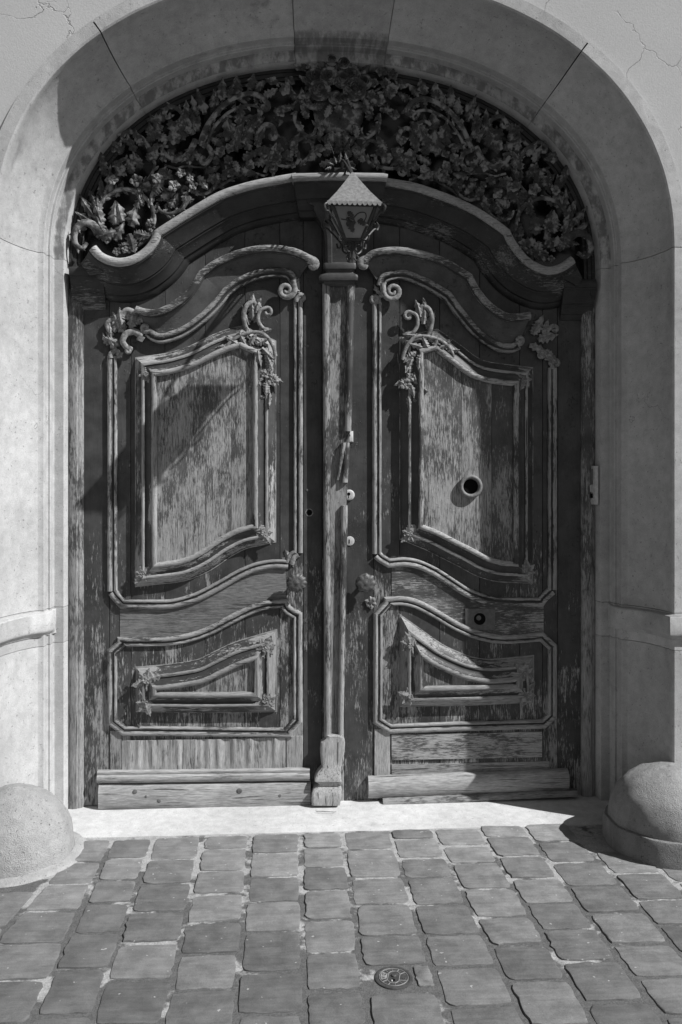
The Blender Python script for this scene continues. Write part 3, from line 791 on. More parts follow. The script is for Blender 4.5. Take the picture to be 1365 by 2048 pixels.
# volutes of the hoods
cL.scroll([(588, 560), (590, 578)], 6, 3, .05, 1, 1.5, 17); cR.scroll([(765, 566), (768, 585)], 6, 3, .05, -1, 1.5, 18)
cL.scroll([(300, 660), (293, 662)], 6, 3, .05, 1, 1.2, 7); cR.scroll([(1036, 690), (1043, 686)], 5, 3, .05, -1, 1.2, 7)
cL.scroll([(618, 518), (628, 522)], 9, 7, .1, 1, .6, 8); cR.scroll([(734, 518), (726, 521)], 9, 7, .1, -1, .6, 8)
# tops of the upright mouldings
cL.scroll([(594, 604), (594, 596)], 6, 3, .02, 1, 1.3, 8); cR.scroll([(757, 608), (757, 600)], 6, 3, .02, -1, 1.3, 8)
cL.scroll([(222, 716), (222, 708), (229, 702)], 6, 4, .02, 1, .5, 7)
cR.scroll([(1106, 738), (1106, 726)], 5, 3, .02, 1, 1.3, 7)
for (x, y, a, L_, W) in ((566, 592, 20, 34, 16), (580, 590, 60, 24, 14), (598, 586, 130, 26, 14)): cL.leaf(x, y, a, L_, W, .035)
for (x, y, a, L_, W) in ((775, 590, 160, 30, 12), (760, 588, 120, 22, 12)): cR.leaf(x, y, a, L_, W, .03)
# leafy end of the left hood
cL.scroll([(263, 698), (253, 694), (246, 682), (252, 668), (268, 663), (283, 671)], 5, 7, .04, 0, 1, None, arch=.02); cL.scroll([(260, 692), (254, 698)], 4, 2, .05, -1, 1.2, 5)
cL.scroll([(283, 672), (279, 682)], 8, 6, .055, 0)
for (x, y, a, L_, W, p) in ((250, 664, 125, 44, 26, .03), (262, 656, 75, 42, 24, .05), (240, 690, 150, 36, 20, .02), (232, 700, 120, 40, 18, .015), (246, 655, 100, 40, 20, .045), (272, 648, 50, 30, 18, .05), (222, 676, 95, 38, 16, .02), (228, 664, 70, 30, 16, .03), (216, 690, 110, 26, 14, .015)): cL.leaf(x, y, a, L_, W, p)
cL.scroll([(246, 650), (243, 634), (252, 621), (262, 622)], 5, 7, .04, 1, .6, 6); cL.scroll([(222, 668), (214, 650), (220, 640)], 4, 6, .03, 1, .6, 6)
for (x, y, a, L_, W, p) in ((1066, 668, 60, 44, 26, .03), (1078, 680, 20, 40, 26, .035), (1086, 700, -40, 40, 22, .03), (1096, 700, -70, 36, 20, .02), (1062, 690, -20, 36, 20, .035), (1090, 672, 80, 34, 20, .03)): cR.leaf(x, y, a, L_, W, p)
cR.scroll([(1060, 690), (1075, 694), (1087, 705)], 5, 4, .03, 1, 1.2, 6); cR.scroll([(1090, 716), (1105, 718)], 4, 3, .02, 1, 1.2, 7)
cR.scroll([(1090, 672), (1100, 656), (1108, 652)], 4, 6, .03, 1, .7, 6)
# carving round the raised panels
def carve(c, m):
    """m(x, y) maps left-leaf pixels to this leaf; a -> angle"""
    mir = m(600, 0)[0] > 650
    A = (lambda a: 180-a) if mir else (lambda a: a); S = -1 if mir else 1
    def lf(x, y, a, L_, W, p): c.leaf(*m(x, y), A(a), L_, W, p)
    def sc_(pts, r0, r1, p, sp=0, tn=1.2, sr=None, ar=0.0): c.scroll([m(*q) for q in pts], r0, r1, p, sp*S, tn, sr, arch=ar)
    # shell over the peak
    sc_([(449, 706), (457, 688), (478, 672), (505, 664), (530, 670), (546, 692), (551, 712)], 3, 4, .075, 0, 1, None, .012)
    for (x, y, a, L_, W, p) in ((478, 690, 150, 30, 16, .075), (490, 686, 120, 26, 14, .08), (500, 690, 60, 28, 16, .085), (512, 688, 20, 28, 16, .085), (524, 696, -40, 34, 18, .075), (532, 706, -70, 36, 18, .07), (462, 696, 170, 26, 16, .07), (516, 700, -80, 34, 16, .085), (496, 676, 100, 22, 14, .075), (538, 720, -85, 34, 18, .065), (470, 684, 140, 20, 12, .07)): lf(x, y, a, L_, W, p)
    # drop of flowers down the inner side
    for (x, y, a, L_, W, p) in ((530, 738, -110, 30, 18, .065), (545, 748, -60, 26, 16, .06), (534, 764, -100, 26, 18, .07), (548, 756, -20, 22, 14, .05), (522, 766, 200, 24, 14, .07), (540, 786, -95, 30, 12, .065), (530, 792, 200, 18, 10, .065)): lf(x, y, a, L_, W, p)
    c.flower(*m(536, 748), 11, .07); c.flower(*m(546, 762), 12, .065)
    sc_([(536, 770), (538, 786), (539, 800)], 3, 2, .065)
    # rocaille above
    sc_([(500, 668), (491, 650), (488, 628), (494, 610), (504, 604)], 4, 5, .03, 1, .8, 6, .02)
    sc_([(540, 660), (526, 656), (517, 640), (520, 622), (532, 615)], 4, 3, .04, 1, 1.3, 9, .02)
    for (x, y, a, L_, W, p) in ((506, 640, 95, 48, 24, .03), (512, 626, 75, 36, 20, .04), (498, 650, 110, 40, 18, .025), (520, 664, 10, 28, 14, .045), (502, 612, 80, 26, 14, .04)): lf(x, y, a, L_, W, p)
carve(cL, lambda x, y: (x, y))
carve(cR, lambda x, y: (1357-x - (0 if y > 668 else 4), y + (7 if y > 668 else 8)))
def corner(c, x, y, a, s=1.0, p=.06):
    s *= 1.3
    for dx, dy, da, L_, W, dp in ((0, 0, 0, 20, 15, .016), (0, 0, 50, 15, 11, .012), (0, 0, -50, 15, 11, .012), (0, 0, 180, 17, 12, .010), (0, 0, 105, 12, 9, .010), (0, 0, -105, 12, 9, .010), (-6, -6, 20, 11, 9, .012), (6, 6, -30, 11, 9, .008)):
        c.leaf(x+dx*.5*s, y+dy*.5*s, a+da, L_*s, W*s, p+dp-.012, None, .6)
    c.flower(x, y, 4.2*s, p+.014)
for (x, y, a, s) in ((292, 748, -60, 1.0), (284, 1150, 50, 1.0), (528, 1068, 120, 1.15), (292, 1362, 20, 1.35), (530, 1300, 70, 1.2), (290, 1404, -70, 1.15), (530, 1402, 20, 1.1)): corner(cL, x, y, a, s)
for (x, y, a, s) in ((1050, 758, 250, 1.0), (1056, 1145, 100, 1.1), (820, 1068, 45, 1.1), (1052, 1348, 140, 1.2), (822, 1292, 110, 1.2), (1056, 1388, 240, 1.1), (822, 1394, 160, 1.1)): corner(cR, x, y, a, s)
corner(cL, 580, 1118, 120, .8, .0)

# ---- middle rails: bare wood between the two mouldings
def ribbon(parent, top, bot, p, mat, name):
    a = [at(x, y, p) for x, y in resample(catmull(top, 8), 30)]; b = [at(x, y, p) for x, y in resample(catmull(bot, 8), 30)]
    m = MB(); rows = []
    for q, w in zip(a, b): rows.append([(q.x, .0, q.z), tuple(q), tuple(w), (w.x, .0, w.z)])
    m.grid(rows); m.poly(rows[0]); m.poly(rows[-1]); return m.build(name, mat, parent, 30)
ribbon(leafL, [(240, 1212), (300, 1214), (345, 1212), (400, 1197), (440, 1177), (475, 1158), (510, 1142), (545, 1136), (572, 1138)], [(240, 1284), (300, 1283), (345, 1280), (385, 1272), (425, 1257), (465, 1236), (505, 1217), (540, 1207), (572, 1207)], .004, M['rail_x'], 'middle_rail')
ribbon(leafR, [(784, 1130), (812, 1128), (840, 1134), (871, 1149), (905, 1171), (939, 1192), (974, 1204), (1012, 1209), (1088, 1209)], [(784, 1200), (806, 1199), (835, 1205), (868, 1223), (911, 1248), (959, 1268), (1012, 1276), (1088, 1271)], .004, M['worn_x'], 'middle_rail')

# ---- bottom rails
def gouged(parent, x0, x1, y0, y1, p):
    a = xz(x0, y1, p); b = xz(x1, y0, p); m = MB(); rows = []; n = 130
    for i in range(n+1):
        x = a[0]+(b[0]-a[0])*i/n; r = []
        for j in range(9):
            t = j/8; z = a[1]+(b[1]-a[1])*t
            g_ = noise.noise(Vector((x*44, t*.28, 3.1)))*.013 + noise.noise(Vector((x*15, t*.5, 1)))*.006
            r.append((x, -(p+g_*min(1, t*2.2+.25)), z))
        rows.append([(r[0][0], 0.0, r[0][2])] + r + [(r[-1][0], 0.0, r[-1][2])])
    m.grid(rows); m.poly(rows[0]); m.poly(rows[-1]); m.build('bottom_rail', M['bare_v'], parent, 60)
gouged(leafL, 244, 571, 1476, 1545, .012)
board(leafL, 219, 243, 1462, 1545, .008, M['worn_v'], 'rail_end'); board(leafL, 573, 606, 1472, 1545, .006, M['bare_v'], 'rail_end')
board(leafR, 783, 1086, 1464, 1521, .012, M['worn_x'], 'bottom_rail'); board(leafR, 783, 1100, 1523, 1556, .006, M['worn_x'], 'bottom_rail')
board(leafR, 749, 781, 1458, 1556, .010, M['worn_v'], 'rail_end')
def kick(parent, pts, h, prof, mat, name, p=.05):
    m = MB(); q = [xz(x, y, p) for x, y in pts]; pth = []
    for a, b in zip(q, q[1:]):
        for k in range(14): pth.append((a[0]+(b[0]-a[0])*k/14, a[1]+(b[1]-a[1])*k/14 + noise.noise(Vector((a[0]*3+k*.4, 1, 5)))*.002))
    pth.append(q[-1]); m.sweep(pth, prof, side=-1); return m.build(name, mat, parent, 40, .0015)
kick(leafL, [(194, 1544), (620, 1539)], 0, [(0, .0), (0, .035), (.004, .044), (.011, .046), (.016, .042), (.019, .05), (.023, .061), (.035, .066), (.046, .06), (.052, .046), (.054, .0)], M['bare_x'], 'kick_moulding')
kick(leafL, [(198, 1570), (622, 1565)], 0, [(0, .0), (0, .042), (.006, .056), (.022, .068), (.048, .074), (.08, .074), (.102, .068), (.106, .06), (.108, .0)], M['bare_x'], 'kick_board')
kick(leafR, [(737, 1556), (950, 1548), (1138, 1540)], 0, [(0, .0), (0, .03), (.006, .046), (.02, .062), (.045, .07), (.07, .066), (.09, .05), (.099, .03), (.1, .0)], M['bare_x'], 'kick_board')
kick(leafR, [(767, 1600), (960, 1590), (1156, 1581)], 0, [(0, .03), (.0, .06), (.006, .082), (.016, .092), (.026, .094), (.028, .085), (.028, .03)], M['worn_x'], 'drip_strip', .08)

for x, y, r in ((270, 1584, 3.5), (479, 1583, 4.5), (318, 1602, 4), (292, 1594, 2.5), (560, 1592, 3)): disc_ = at(x, y, .0725); m = MB(); m.lathe([(px2m(r)*1.3, -.002), (px2m(r), .0025), (px2m(r)*.5, .0032), (.0002, .003)], disc_, 'y', 9); m.build('knot', M['litter'], leafL, 60, .001)
# ---- middle pilaster (left leaf)
def bar(parent, pts, w0, w1, p0, h, mat, name, n=10):
    """half-round strip down pixel points, w in px"""
    m = MB(); rows = []
    c = resample(pts, n)
    for i, (x, y) in enumerate(c):
        t = i/(n-1); w = px2m(w0+(w1-w0)*t)/2; P = xz(x, y, p0+h); hh = h*(1 + .05*noise.noise(Vector((x*.05, y*.02, 2))))
        rows.append([(P[0]+u*w, -(p0+hh*k), P[1]) for u, k in ((-1, -.6), (-1, .45), (-.78, .8), (-.35, 1), (.15, 1), (.6, .82), (.8, .62), (.84, .5), (1, .46), (1, -.6))])
    m.grid(rows); m.poly(rows[0]); m.poly(rows[-1][::-1]); return m.build(name, M['mould_v'] if mat is M['worn_v'] else mat, parent, 35, .0008)
m = MB(); A = [(646, 562), (711, 562), (700, 870), (690, 1100), (686, 1478), (650, 1478)]
f = [at(x, y, .040) for x, y in A]; bk = [Vector((q.x, 0, q.z)) for q in f]; m.grid([f, bk], wrap=True); m.poly(f); m.build('pilaster_panel', M['worn_v'], leafL)
bar(leafL, [(653, 566), (655, 1000), (656, 1476)], 15, 13, .05, .022, M['worn_v'], 'pilaster_bead', 16)
bar(leafL, [(702, 566), (700, 720), (697, 862)], 14, 13, .05, .022, M['worn_v'], 'pilaster_bead')
bar(leafL, [(694, 885), (693, 930), (690, 965)], 13, 12, .05, .02, M['worn_v'], 'pilaster_bead')
bar(leafL, [(689, 885), (682, 925), (676, 960)], 10, 5, .05, .03, M['bare_v'], 'splinter')
bar(leafL, [(690, 1011), (686, 1250), (682, 1476)], 13, 11, .05, .022, M['worn_v'], 'pilaster_bead', 14)
kick(leafL, [(650, 566), (709, 566)], 0, [(0, .05), (0, .068), (.006, .074), (.012, .07), (.016, .056)], M['worn_x'], 'pilaster_top', .06)
def block(parent, rowsdef, mat, name):
    m = MB(); rows = []
    for xl, xr, y, p in rowsdef:
        a, b = xz(xl, y, p), xz(xr, y, p); e = min(.01, p*.3)
        rows.append([(a[0], 0, a[1]), (a[0], -p+e, a[1]), (a[0]+e*.6, -p+e*.25, a[1]), (a[0]+e*1.3, -p, a[1]), (b[0]-e*1.3, -p, b[1]), (b[0]-e*.6, -p+e*.25, b[1]), (b[0], -p+e, b[1]), (b[0], 0, b[1])])
    m.grid(rows); m.poly(rows[0]); m.poly(rows[-1][::-1]); return m.build(name, mat, parent, 32, .001)
block(leafL, [(653, 708, 523, .09), (648, 713, 526, .108), (647, 714, 531, .112), (648, 713, 537, .108), (653, 708, 541, .095), (652, 709, 544, .092), (650, 710, 546, .096), (640, 716, 549, .118), (638, 717, 554, .122), (640, 716, 560, .116), (648, 711, 563, .09), (648, 711, 568, .08)], M['worn_x'], 'capital')
block(leafL, [(650, 688, 1470, .07), (656, 684, 1474, .085), (652, 690, 1480, .082), (643, 691, 1486, .085), (641, 690, 1505, .085), (643, 686, 1528, .084), (645, 683, 1536, .09), (637, 682, 1545, .098), (632, 683, 1556, .118), (630, 684, 1564, .125), (640, 684, 1570, .112), (636, 682, 1573, .1), (628, 684, 1580, .118), (624, 684, 1590, .13), (623, 682, 1602, .134), (624, 680, 1612, .13)], M['bare_v'], 'pilaster_base')

# ---- ironmongery
def disc(parent, px, py, r, p0, prof, mat, name, n=24):
    P = at(px, py, p0); m = MB(); q = px2m(1)
    m.lathe([(max(a*q, .0002), b) for a, b in prof], P, 'y', n); return m.build(name, mat, parent, 40)
def knob(c, parent, x, y, bx, by, n):
    """fluted flower knob on a stem, standing out from the rail"""
    ros = disc(parent, bx, by, 1, .0, [(17, .0), (17, .006), (13, .012), (6, .014)], M['bronze'], 'rosette')
    P0 = at(bx, by, .0); P = at(x, y, .085)
    P = Vector((P0.x, -.085, P0.z))
    m = MB(); m.tube([P0, Vector((P0.x, -.07, P0.z))], [.011, .011], 10); m.build('knob_stem', M['bronze'], ros)
    m = MB(); rows = []; N = 48
    for r, h in ((.012, -.022), (.030, -.02), (.041, -.010), (.043, .0), (.036, .012), (.022, .018), (.012, .016), (.008, .02), (.0005, .022)):
        row = []
        for k in range(N):
            a = 2*math.pi*k/N; f_ = 1 + (.085*math.cos(n*a) if r > .015 else 0)
            row.append((P.x+r*f_*math.cos(a), P.y-h, P.z+r*f_*math.sin(a)))
        rows.append(row)
    m.grid(rows, wrap=True); m.build('knob', M['bronze'], ros, 60)
knob(cL, leafL, 597, 1167, 594, 1163, 12); knob(cR, leafR, 742, 1166, 731, 1164, 8)
cR.flower(742, 1205, 13, .0, 2); disc(leafR, 742, 1204, 1, .008, [(4, .0), (4, .012), (.1, .013)], M['bronze'], 'boss', 12)
# round port in the raised panel
P = at(941, 973, .062); m = MB(); rows = []
for k in range(13):
    a = 2*math.pi*k/12; rows.append((.0445 + .0105*math.cos(a), .018 + .022*math.sin(a)))
m.lathe(rows, P, 'y', 40); prt = m.build('port_ring', M['zinc'], leafR, 50)
disc(prt, 941, 973, 1, .062, [(16, .0), (16, .003), (.1, .004)], M['black'], 'port_glass')
# letter plate with its lock
a = xz(931, 1261, .012); b = xz(991, 1217, .012)
m = MB(); m.box(a[0], b[0], -.016, 0, a[1], b[1], .002); lkp = m.build('lock_plate', M['plate'], leafR)
disc(lkp, 960, 1238, 1, .016, [(15, .0), (15, .003), (12.5, .0035), (12, .001)], M['plate'], 'lock_rim'); disc(lkp, 960, 1238, 1, .0165, [(12.4, .0), (12.4, .0008), (.1, .0008)], M['black'], 'lock_recess')
disc(lkp, 958, 1236, 1, .0172, [(5, .0), (5, .003), (2.2, .0032), (.1, .0024)], M['plate'], 'lock_cylinder', 16)
# pilaster-side locks
a = xz(690, 884, .03); b = xz(707, 862, .03)
m = MB(); m.box(a[0], b[0], -.036, 0, a[1], b[1], .006); lat = m.build('latch_plate', M['steel'], leafR)
m = MB(); q = at(698, 872, .045); m.tube([q+Vector((.002, 0, .012)), q+Vector((-.002, -.004, 0)), q+Vector((-.008, -.004, -.016))], [.004, .0045, .003], 8); m.build('latch_lever', M['iron'], lat)
disc(lat, 698, 871, 1, .037, [(3.4, .0), (3.4, .002), (.1, .002)], M['black'], 'keyhole', 12)
cyl = disc(leafR, 699, 990, 1, .0, [(11, .0), (10.5, .014), (9, .018), (7, .019), (.1, .019)], M['steel'], 'cylinder_lock'); disc(cyl, 698, 988, 1, .019, [(3.4, .0), (3.4, .0012), (.1, .0012)], M['black'], 'keyhole', 12)
m = MB(); q = at(698, 989, .022); m.box(q.x-.0012, q.x+.0012, q.y, q.y+.004, q.z-.016, q.z); m.build('key_slot', M['black'], cyl)
esc = disc(leafR, 700, 1082, 1, .0, [(9.5, .0), (9, .006), (6, .008), (.1, .008)], M['steel'], 'escutcheon'); m = MB(); q = at(699, 1082, .010); m.box(q.x-.0025, q.x+.0025, q.y, q.y+.003, q.z-.011, q.z+.007, .0005); m.build('keyhole', M['black'], esc)
spr = disc(leafL, 619, 1025, 1, .0, [(8, .0), (8, .0015), (6.3, .002), (6, -.004)], M['carved'], 'spindle_rim', 20); disc(spr, 619, 1025, 1, .0006, [(6.2, .0), (6.2, .0004), (.1, .0004)], M['black'], 'spindle_hole', 6)
for x, y in ((616, 692), (661, 891), (666, 910), (615, 980)): disc(leafL, x, y, 1, .0 if x < 640 else .052, [(2.6, .0), (2.2, .003), (.1, .004)], M['plate'], 'nail_head', 10)

# ------------------------------------------------------------------ FANLIGHT
fanw = thing('fanlight_window', (0, .12, 2.4), 'dark fanlight glazing behind the carved grille', 'window')
inner = []
for i in range(0, 161, 4):
    a = ARCH[max(i-1, 0)]; b = ARCH[min(i+1, 160)]; dx, dz = b[0]-a[0], b[1]-a[1]; l = math.hypot(dx, dz)
    inner.append((ARCH[i][0]+dz/l*.0, ARCH[i][1]-dx/l*.0))
m = MB(); m.sweep([(-HW, 2.2)] + inner + [(HW, 2.2)], [(.004, .02), (-.012, .022), (-.014, .012), (-.03, .010), (-.032, -.002), (-.045, -.004), (-.046, -.11)], side=1); m.build('frame', M['dark_x'], fanw, 30)
m = MB(); xs = [-1.19 + 2.38*k/4 for k in range(5)]
for a, b in zip(xs, xs[1:]):
    m = MB(); m.box(a+.008, b-.008, .085, .09, 2.2, 3.34); m.build('pane', M['glass'], fanw)
for x in xs[1:-1]:
    m = MB(); m.box(x-.014, x+.014, .065, .10, 2.2, 3.33, .004); m.build('glazing_bar', M['dark_x'], fanw)

gr = thing('fanlight_grille', (0, 0, 2.5), 'dusty carved grille of scrolls, leaves and a flower basket above the cornice', 'grille')
XM = 0.0
gm = M['grille']
for mir in (None, XM):
    c = Carver(gr, gm, .02, mir); c.k = 0 if mir is None else 2
    # great corner ring with its leaves
    ring = [(251+57*math.cos(a), 437+59*math.sin(a)) for a in [math.pi*2*k/14+2.2 for k in range(14)]]
    c.scroll(ring, 6, 5, .045, 0, 1, None, arch=.01)
    c.scroll([(214, 474), (196, 458), (176, 446), (158, 452), (149, 470), (152, 488), (164, 496), (175, 487)], 13, 5, .05, 0, 1, None, arch=.03)
    for (x, y, a, L_, W, p) in ((232, 448, 95, 44, 34, .06), (262, 452, 70, 40, 34, .065), (268, 466, -10, 36, 26, .06), (258, 468, -70, 38, 26, .06), (232, 462, 200, 40, 26, .055), (222, 478, 150, 42, 28, .05), (246, 442, 110, 40, 22, .07), (284, 412, 100, 40, 20, .05), (270, 418, 60, 36, 18, .055), (205, 450, 110, 46, 24, .05), (212, 470, 120, 44, 22, .055), (230, 480, 60, 40, 24, .055), (240, 492, 10, 40, 20, .05), (200, 432, 100, 40, 20, .045)): c.leaf(x, y, a, L_, W, p)
    for (x, y, a, L_, W, p) in ((190, 434, 125, 52, 22, .035), (196, 420, 110, 46, 20, .035), (186, 446, 150, 40, 18, .03), (206, 404, 95, 46, 20, .035), (218, 396, 75, 44, 20, .035), (230, 392, 60, 34, 18, .03), (212, 352, 105, 50, 22, .025), (216, 372, 80, 42, 18, .03)): c.leaf(x, y, a, L_, W, p)
    for (x, y, r, p) in ((272, 361, 14, .11), (314, 357, 12, .11), (349, 372, 13, .10), (294, 374, 11, .06), (234, 294, 13, .13), (226, 360, 11, .09), (300, 446, 9, .07), (302, 454, 10, .06), (250, 500, 8, .07), (258, 500, 8, .06), (234, 503, 9, .07),
                         (349, 276, 15, .05), (377, 318, 12, .14), (441, 304, 11, .15), (459, 297, 10, .15), (457, 320, 10, .14), (387, 371, 10, .12), (363, 346, 10, .12), (380, 356, 8, .12), (546, 162, 10, .06), (579, 162, 12, .06), (570, 180, 13, .07), (560, 224, 12, .06), (528, 304, 14, .06), (556, 298, 13, .06), (577, 312, 13, .06), (545, 316, 11, .06), (308, 310, 12, .05), (305, 355, 9, .06), (349, 318, 10, .05), (270, 318, 12, .05), (500, 330, 11, .06), (588, 300, 11, .05), (463, 346, 11, .07), (425, 358, 11, .07)): c.flower(x, y, r, p)
    # lower C scroll and stems over the cornice
    c.scroll([(314, 406), (319, 420), (334, 427), (350, 425), (366, 414), (378, 392)], 3, 7, .055, 0, 1, None, arch=.01); c.scroll([(302, 410), (303, 392), (312, 380), (326, 377), (336, 388)], 4, 7, .06, 1, .8, 8)
    for (x, y, a, L_, W, p) in ((310, 388, 60, 34, 26, .07), (322, 392, 10, 30, 20, .07), (340, 414, 60, 32, 20, .06), (352, 412, 100, 30, 18, .06), (366, 402, 60, 26, 16, .06)): c.leaf(x, y, a, L_, W, p)
    c.scroll([(385, 383), (409, 387), (439, 372), (476, 351), (504, 345), (530, 352)], 5, 3, .05); c.scroll([(360, 342), (376, 352), (384, 366), (388, 378)], 3.5, 5, .08)
    c.scroll([(530, 345), (534, 334)], 5, 3, .05, 1, 1.3, 11)
    # the great arching scroll with a second band inside it and blocks between
    c.scroll([(400, 288), (408, 266), (420, 243), (440, 218), (466, 197), (498, 187), (522, 193), (536, 208)], 7, 7, .05, 1, .7, 9, arch=.03, flat=1.2)
    c.scroll([(416, 286), (424, 262), (440, 240), (462, 221), (488, 211), (510, 212), (522, 220)], 4, 4, .045, 1, .6, 7, arch=.03)
    for k in range(9):
        t = k/8; q = resample(catmull([(411, 278), (421, 254), (436, 232), (458, 211), (487, 200), (514, 205)], 6), 9)[k]
        c.leaf(q[0], q[1], 60+40*t, 14, 11, .05, 2)
    for (x, y, a, L_, W, p) in ((410, 226, 105, 52, 24, .04), (424, 214, 75, 34, 22, .04), (446, 200, 95, 42, 26, .05), (458, 196, 70, 32, 20, .045), (474, 188, 85, 36, 26, .05), (500, 180, 80, 34, 26, .055), (512, 182, 50, 30, 20, .05), (528, 190, 20, 30, 20, .05), (392, 232, 100, 40, 20, .04), (374, 240, 95, 38, 20, .04), (398, 262, 110, 46, 18, .045), (388, 262, 70, 34, 20, .045), (436, 210, 110, 30, 18, .04)): c.leaf(x, y, a, L_, W, p)
    for (x, y, a, L_, W, p) in ((470, 300, 75, 62, 34, .05), (486, 286, 60, 58, 30, .06), (456, 280, 95, 50, 26, .05), (494, 262, 40, 44, 30, .065), (478, 250, 80, 40, 26, .06), (470, 268, 120, 40, 22, .05), (500, 300, 110, 44, 26, .05), (512, 290, 60, 40, 22, .05), (444, 290, 150, 30, 20, .05)): c.leaf(x, y, a, L_, W, p)
    c.scroll([(518, 296), (514, 276), (520, 258), (534, 248), (548, 254), (553, 268)], 6, 6, .055, 1, .8, 9); c.scroll([(486, 240), (500, 232), (514, 238)], 5, 4, .07, 1, 1.1, 9)
    # left C scrolls
    c.scroll([(388, 268), (380, 248), (368, 230), (352, 215), (338, 213), (329, 224)], 6, 6, .045, -1, .7, 9); c.scroll([(345, 245), (365, 240), (384, 256)], 3, 4, .04)
    c.scroll([(392, 280), (378, 304), (356, 318), (334, 310), (322, 296)], 9, 5, .055, 0, 1, None, arch=.02, flat=.8); c.scroll([(402, 286), (418, 294), (424, 310), (416, 324)], 7, 5, .07, 1, .8, 10)
    c.scroll([(300, 300), (290, 282), (272, 268), (256, 262), (246, 270)], 6, 6, .045, -1, .8, 9); c.scroll([(262, 330), (252, 318), (240, 322), (236, 334)], 5, 4, .05, -1, 1, 8); c.scroll([(300, 300), (318, 290), (336, 292)], 5, 4, .05)
    c.scroll([(342, 340), (336, 352)], 5, 3, .06, 1, 1.3, 8); c.scroll([(330, 330), (352, 336), (372, 332), (400, 334), (430, 336)], 3, 2.5, .05); c.scroll([(452, 330), (456, 344), (468, 352)], 3, 3, .06)
    c.scroll([(205, 400), (212, 380), (226, 360), (240, 340), (256, 330)], 5, 4, .04); c.scroll([(260, 380), (280, 372), (300, 352), (310, 330), (306, 310)], 4, 4, .05)
    for (x, y, a, L_, W, p) in ((330, 232, 200, 36, 24, .05), (340, 240, -70, 34, 24, .05), (356, 262, 60, 40, 28, .045), (366, 280, 100, 44, 30, .045), (336, 280, 150, 36, 22, .045), (322, 262, 120, 40, 22, .04), (306, 282, 100, 38, 22, .045), (286, 290, 130, 34, 20, .045), (270, 304, 110, 36, 20, .045), (296, 320, 60, 40, 26, .05), (322, 320, 40, 36, 24, .05), (284, 336, 120, 36, 22, .05), (264, 346, 100, 30, 20, .05), (250, 350, 140, 34, 18, .04), (318, 340, -30, 34, 22, .06), (398, 352, -60, 34, 20, .07), (410, 344, 20, 32, 18, .07), (436, 346, -100, 34, 20, .06), (444, 360, 60, 30, 18, .06), (480, 336, -20, 36, 22, .06), (486, 318, 30, 36, 22, .055), (510, 326, 10, 36, 24, .055), (430, 330, 80, 34, 20, .05), (404, 318, 150, 30, 18, .06), (470, 322, -80, 34, 18, .07), (536, 324, 60, 40, 26, .055), (560, 322, 120, 38, 24, .055), (580, 296, 60, 34, 22, .05)): c.leaf(x, y, a, L_, W, p)
    c.scroll([(585, 292), (598, 308), (594, 326), (574, 332), (556, 330)], 5, 4, .05, 1, .9, 8)
    # sprays beside the basket
    c.scroll([(546, 162), (566, 168), (584, 180), (598, 196), (606, 210)], 2.5, 3.5, .05); c.scroll([(558, 226), (576, 220), (592, 204), (600, 194)], 2.5, 3, .05); c.scroll([(570, 180), (580, 176)], 2.5, 2.5, .05); c.scroll([(580, 164), (584, 178)], 2.5, 2.5, .05)
    for (x, y, a, L_, W, p) in ((596, 198, 140, 30, 18, .05), (604, 206, 90, 30, 18, .05), (590, 212, 190, 28, 16, .05), (548, 164, 160, 18, 14, .06)): c.leaf(x, y, a, L_, W, p)
    # basket handles and the scrolls it stands on
    c.scroll([(592, 222), (590, 240), (600, 258), (616, 271), (628, 266), (634, 250)], 5, 4, .06, 1, .6, 8); c.scroll([(600, 330), (616, 316), (626, 298), (620, 282), (606, 276), (592, 284)], 5, 4, .05); c.scroll([(618, 274), (638, 272), (652, 284), (660, 292)], 4, 5, .06)
    c.scroll([(642, 312), (634, 306)], 5, 3, .06, 1, 1.2, 10); c.scroll([(656, 288), (652, 280)], 5, 4, .07, 1, 1.1, 9)
    for (x, y, a, L_, W, p) in ((622, 320, 60, 34, 20, .05), (606, 262, 130, 30, 18, .05), (614, 236, 100, 34, 20, .055), (612, 216, 60, 34, 20, .055), (640, 330, 20, 40, 18, .06), (650, 312, 60, 26, 18, .06)): c.leaf(x, y, a, L_, W, p)
rf = random.Random(11)
for mir in (None, XM):
    c = Carver(gr, gm, .02, mir)
    for k in range(70):
        for tr in range(30):
            x = rf.uniform(160, 600); y = rf.uniform(150, 500); P = at(x, y, .05)
            e = ((abs(P.x)/(HW-.06))**2.2 + max(0, (P.z-ZS)/(RISE-.06))**2.2)
            yc = min(CPL, key=lambda q: abs(q[0]-x))[1]
            if e < 1 and y < yc-8 and x > 165 and math.hypot(x-251, y-437) > 50: break
        if k % 6 == 0: c.flower(x, y, rf.uniform(5, 9), rf.uniform(.02, .06))
        else:
            L_ = px2m(rf.uniform(15, 27)); fol(c.pt(x, y, rf.uniform(.02, .07)), rf.uniform(0, 6.28), (L_, L_*.6, L_*.55), k)
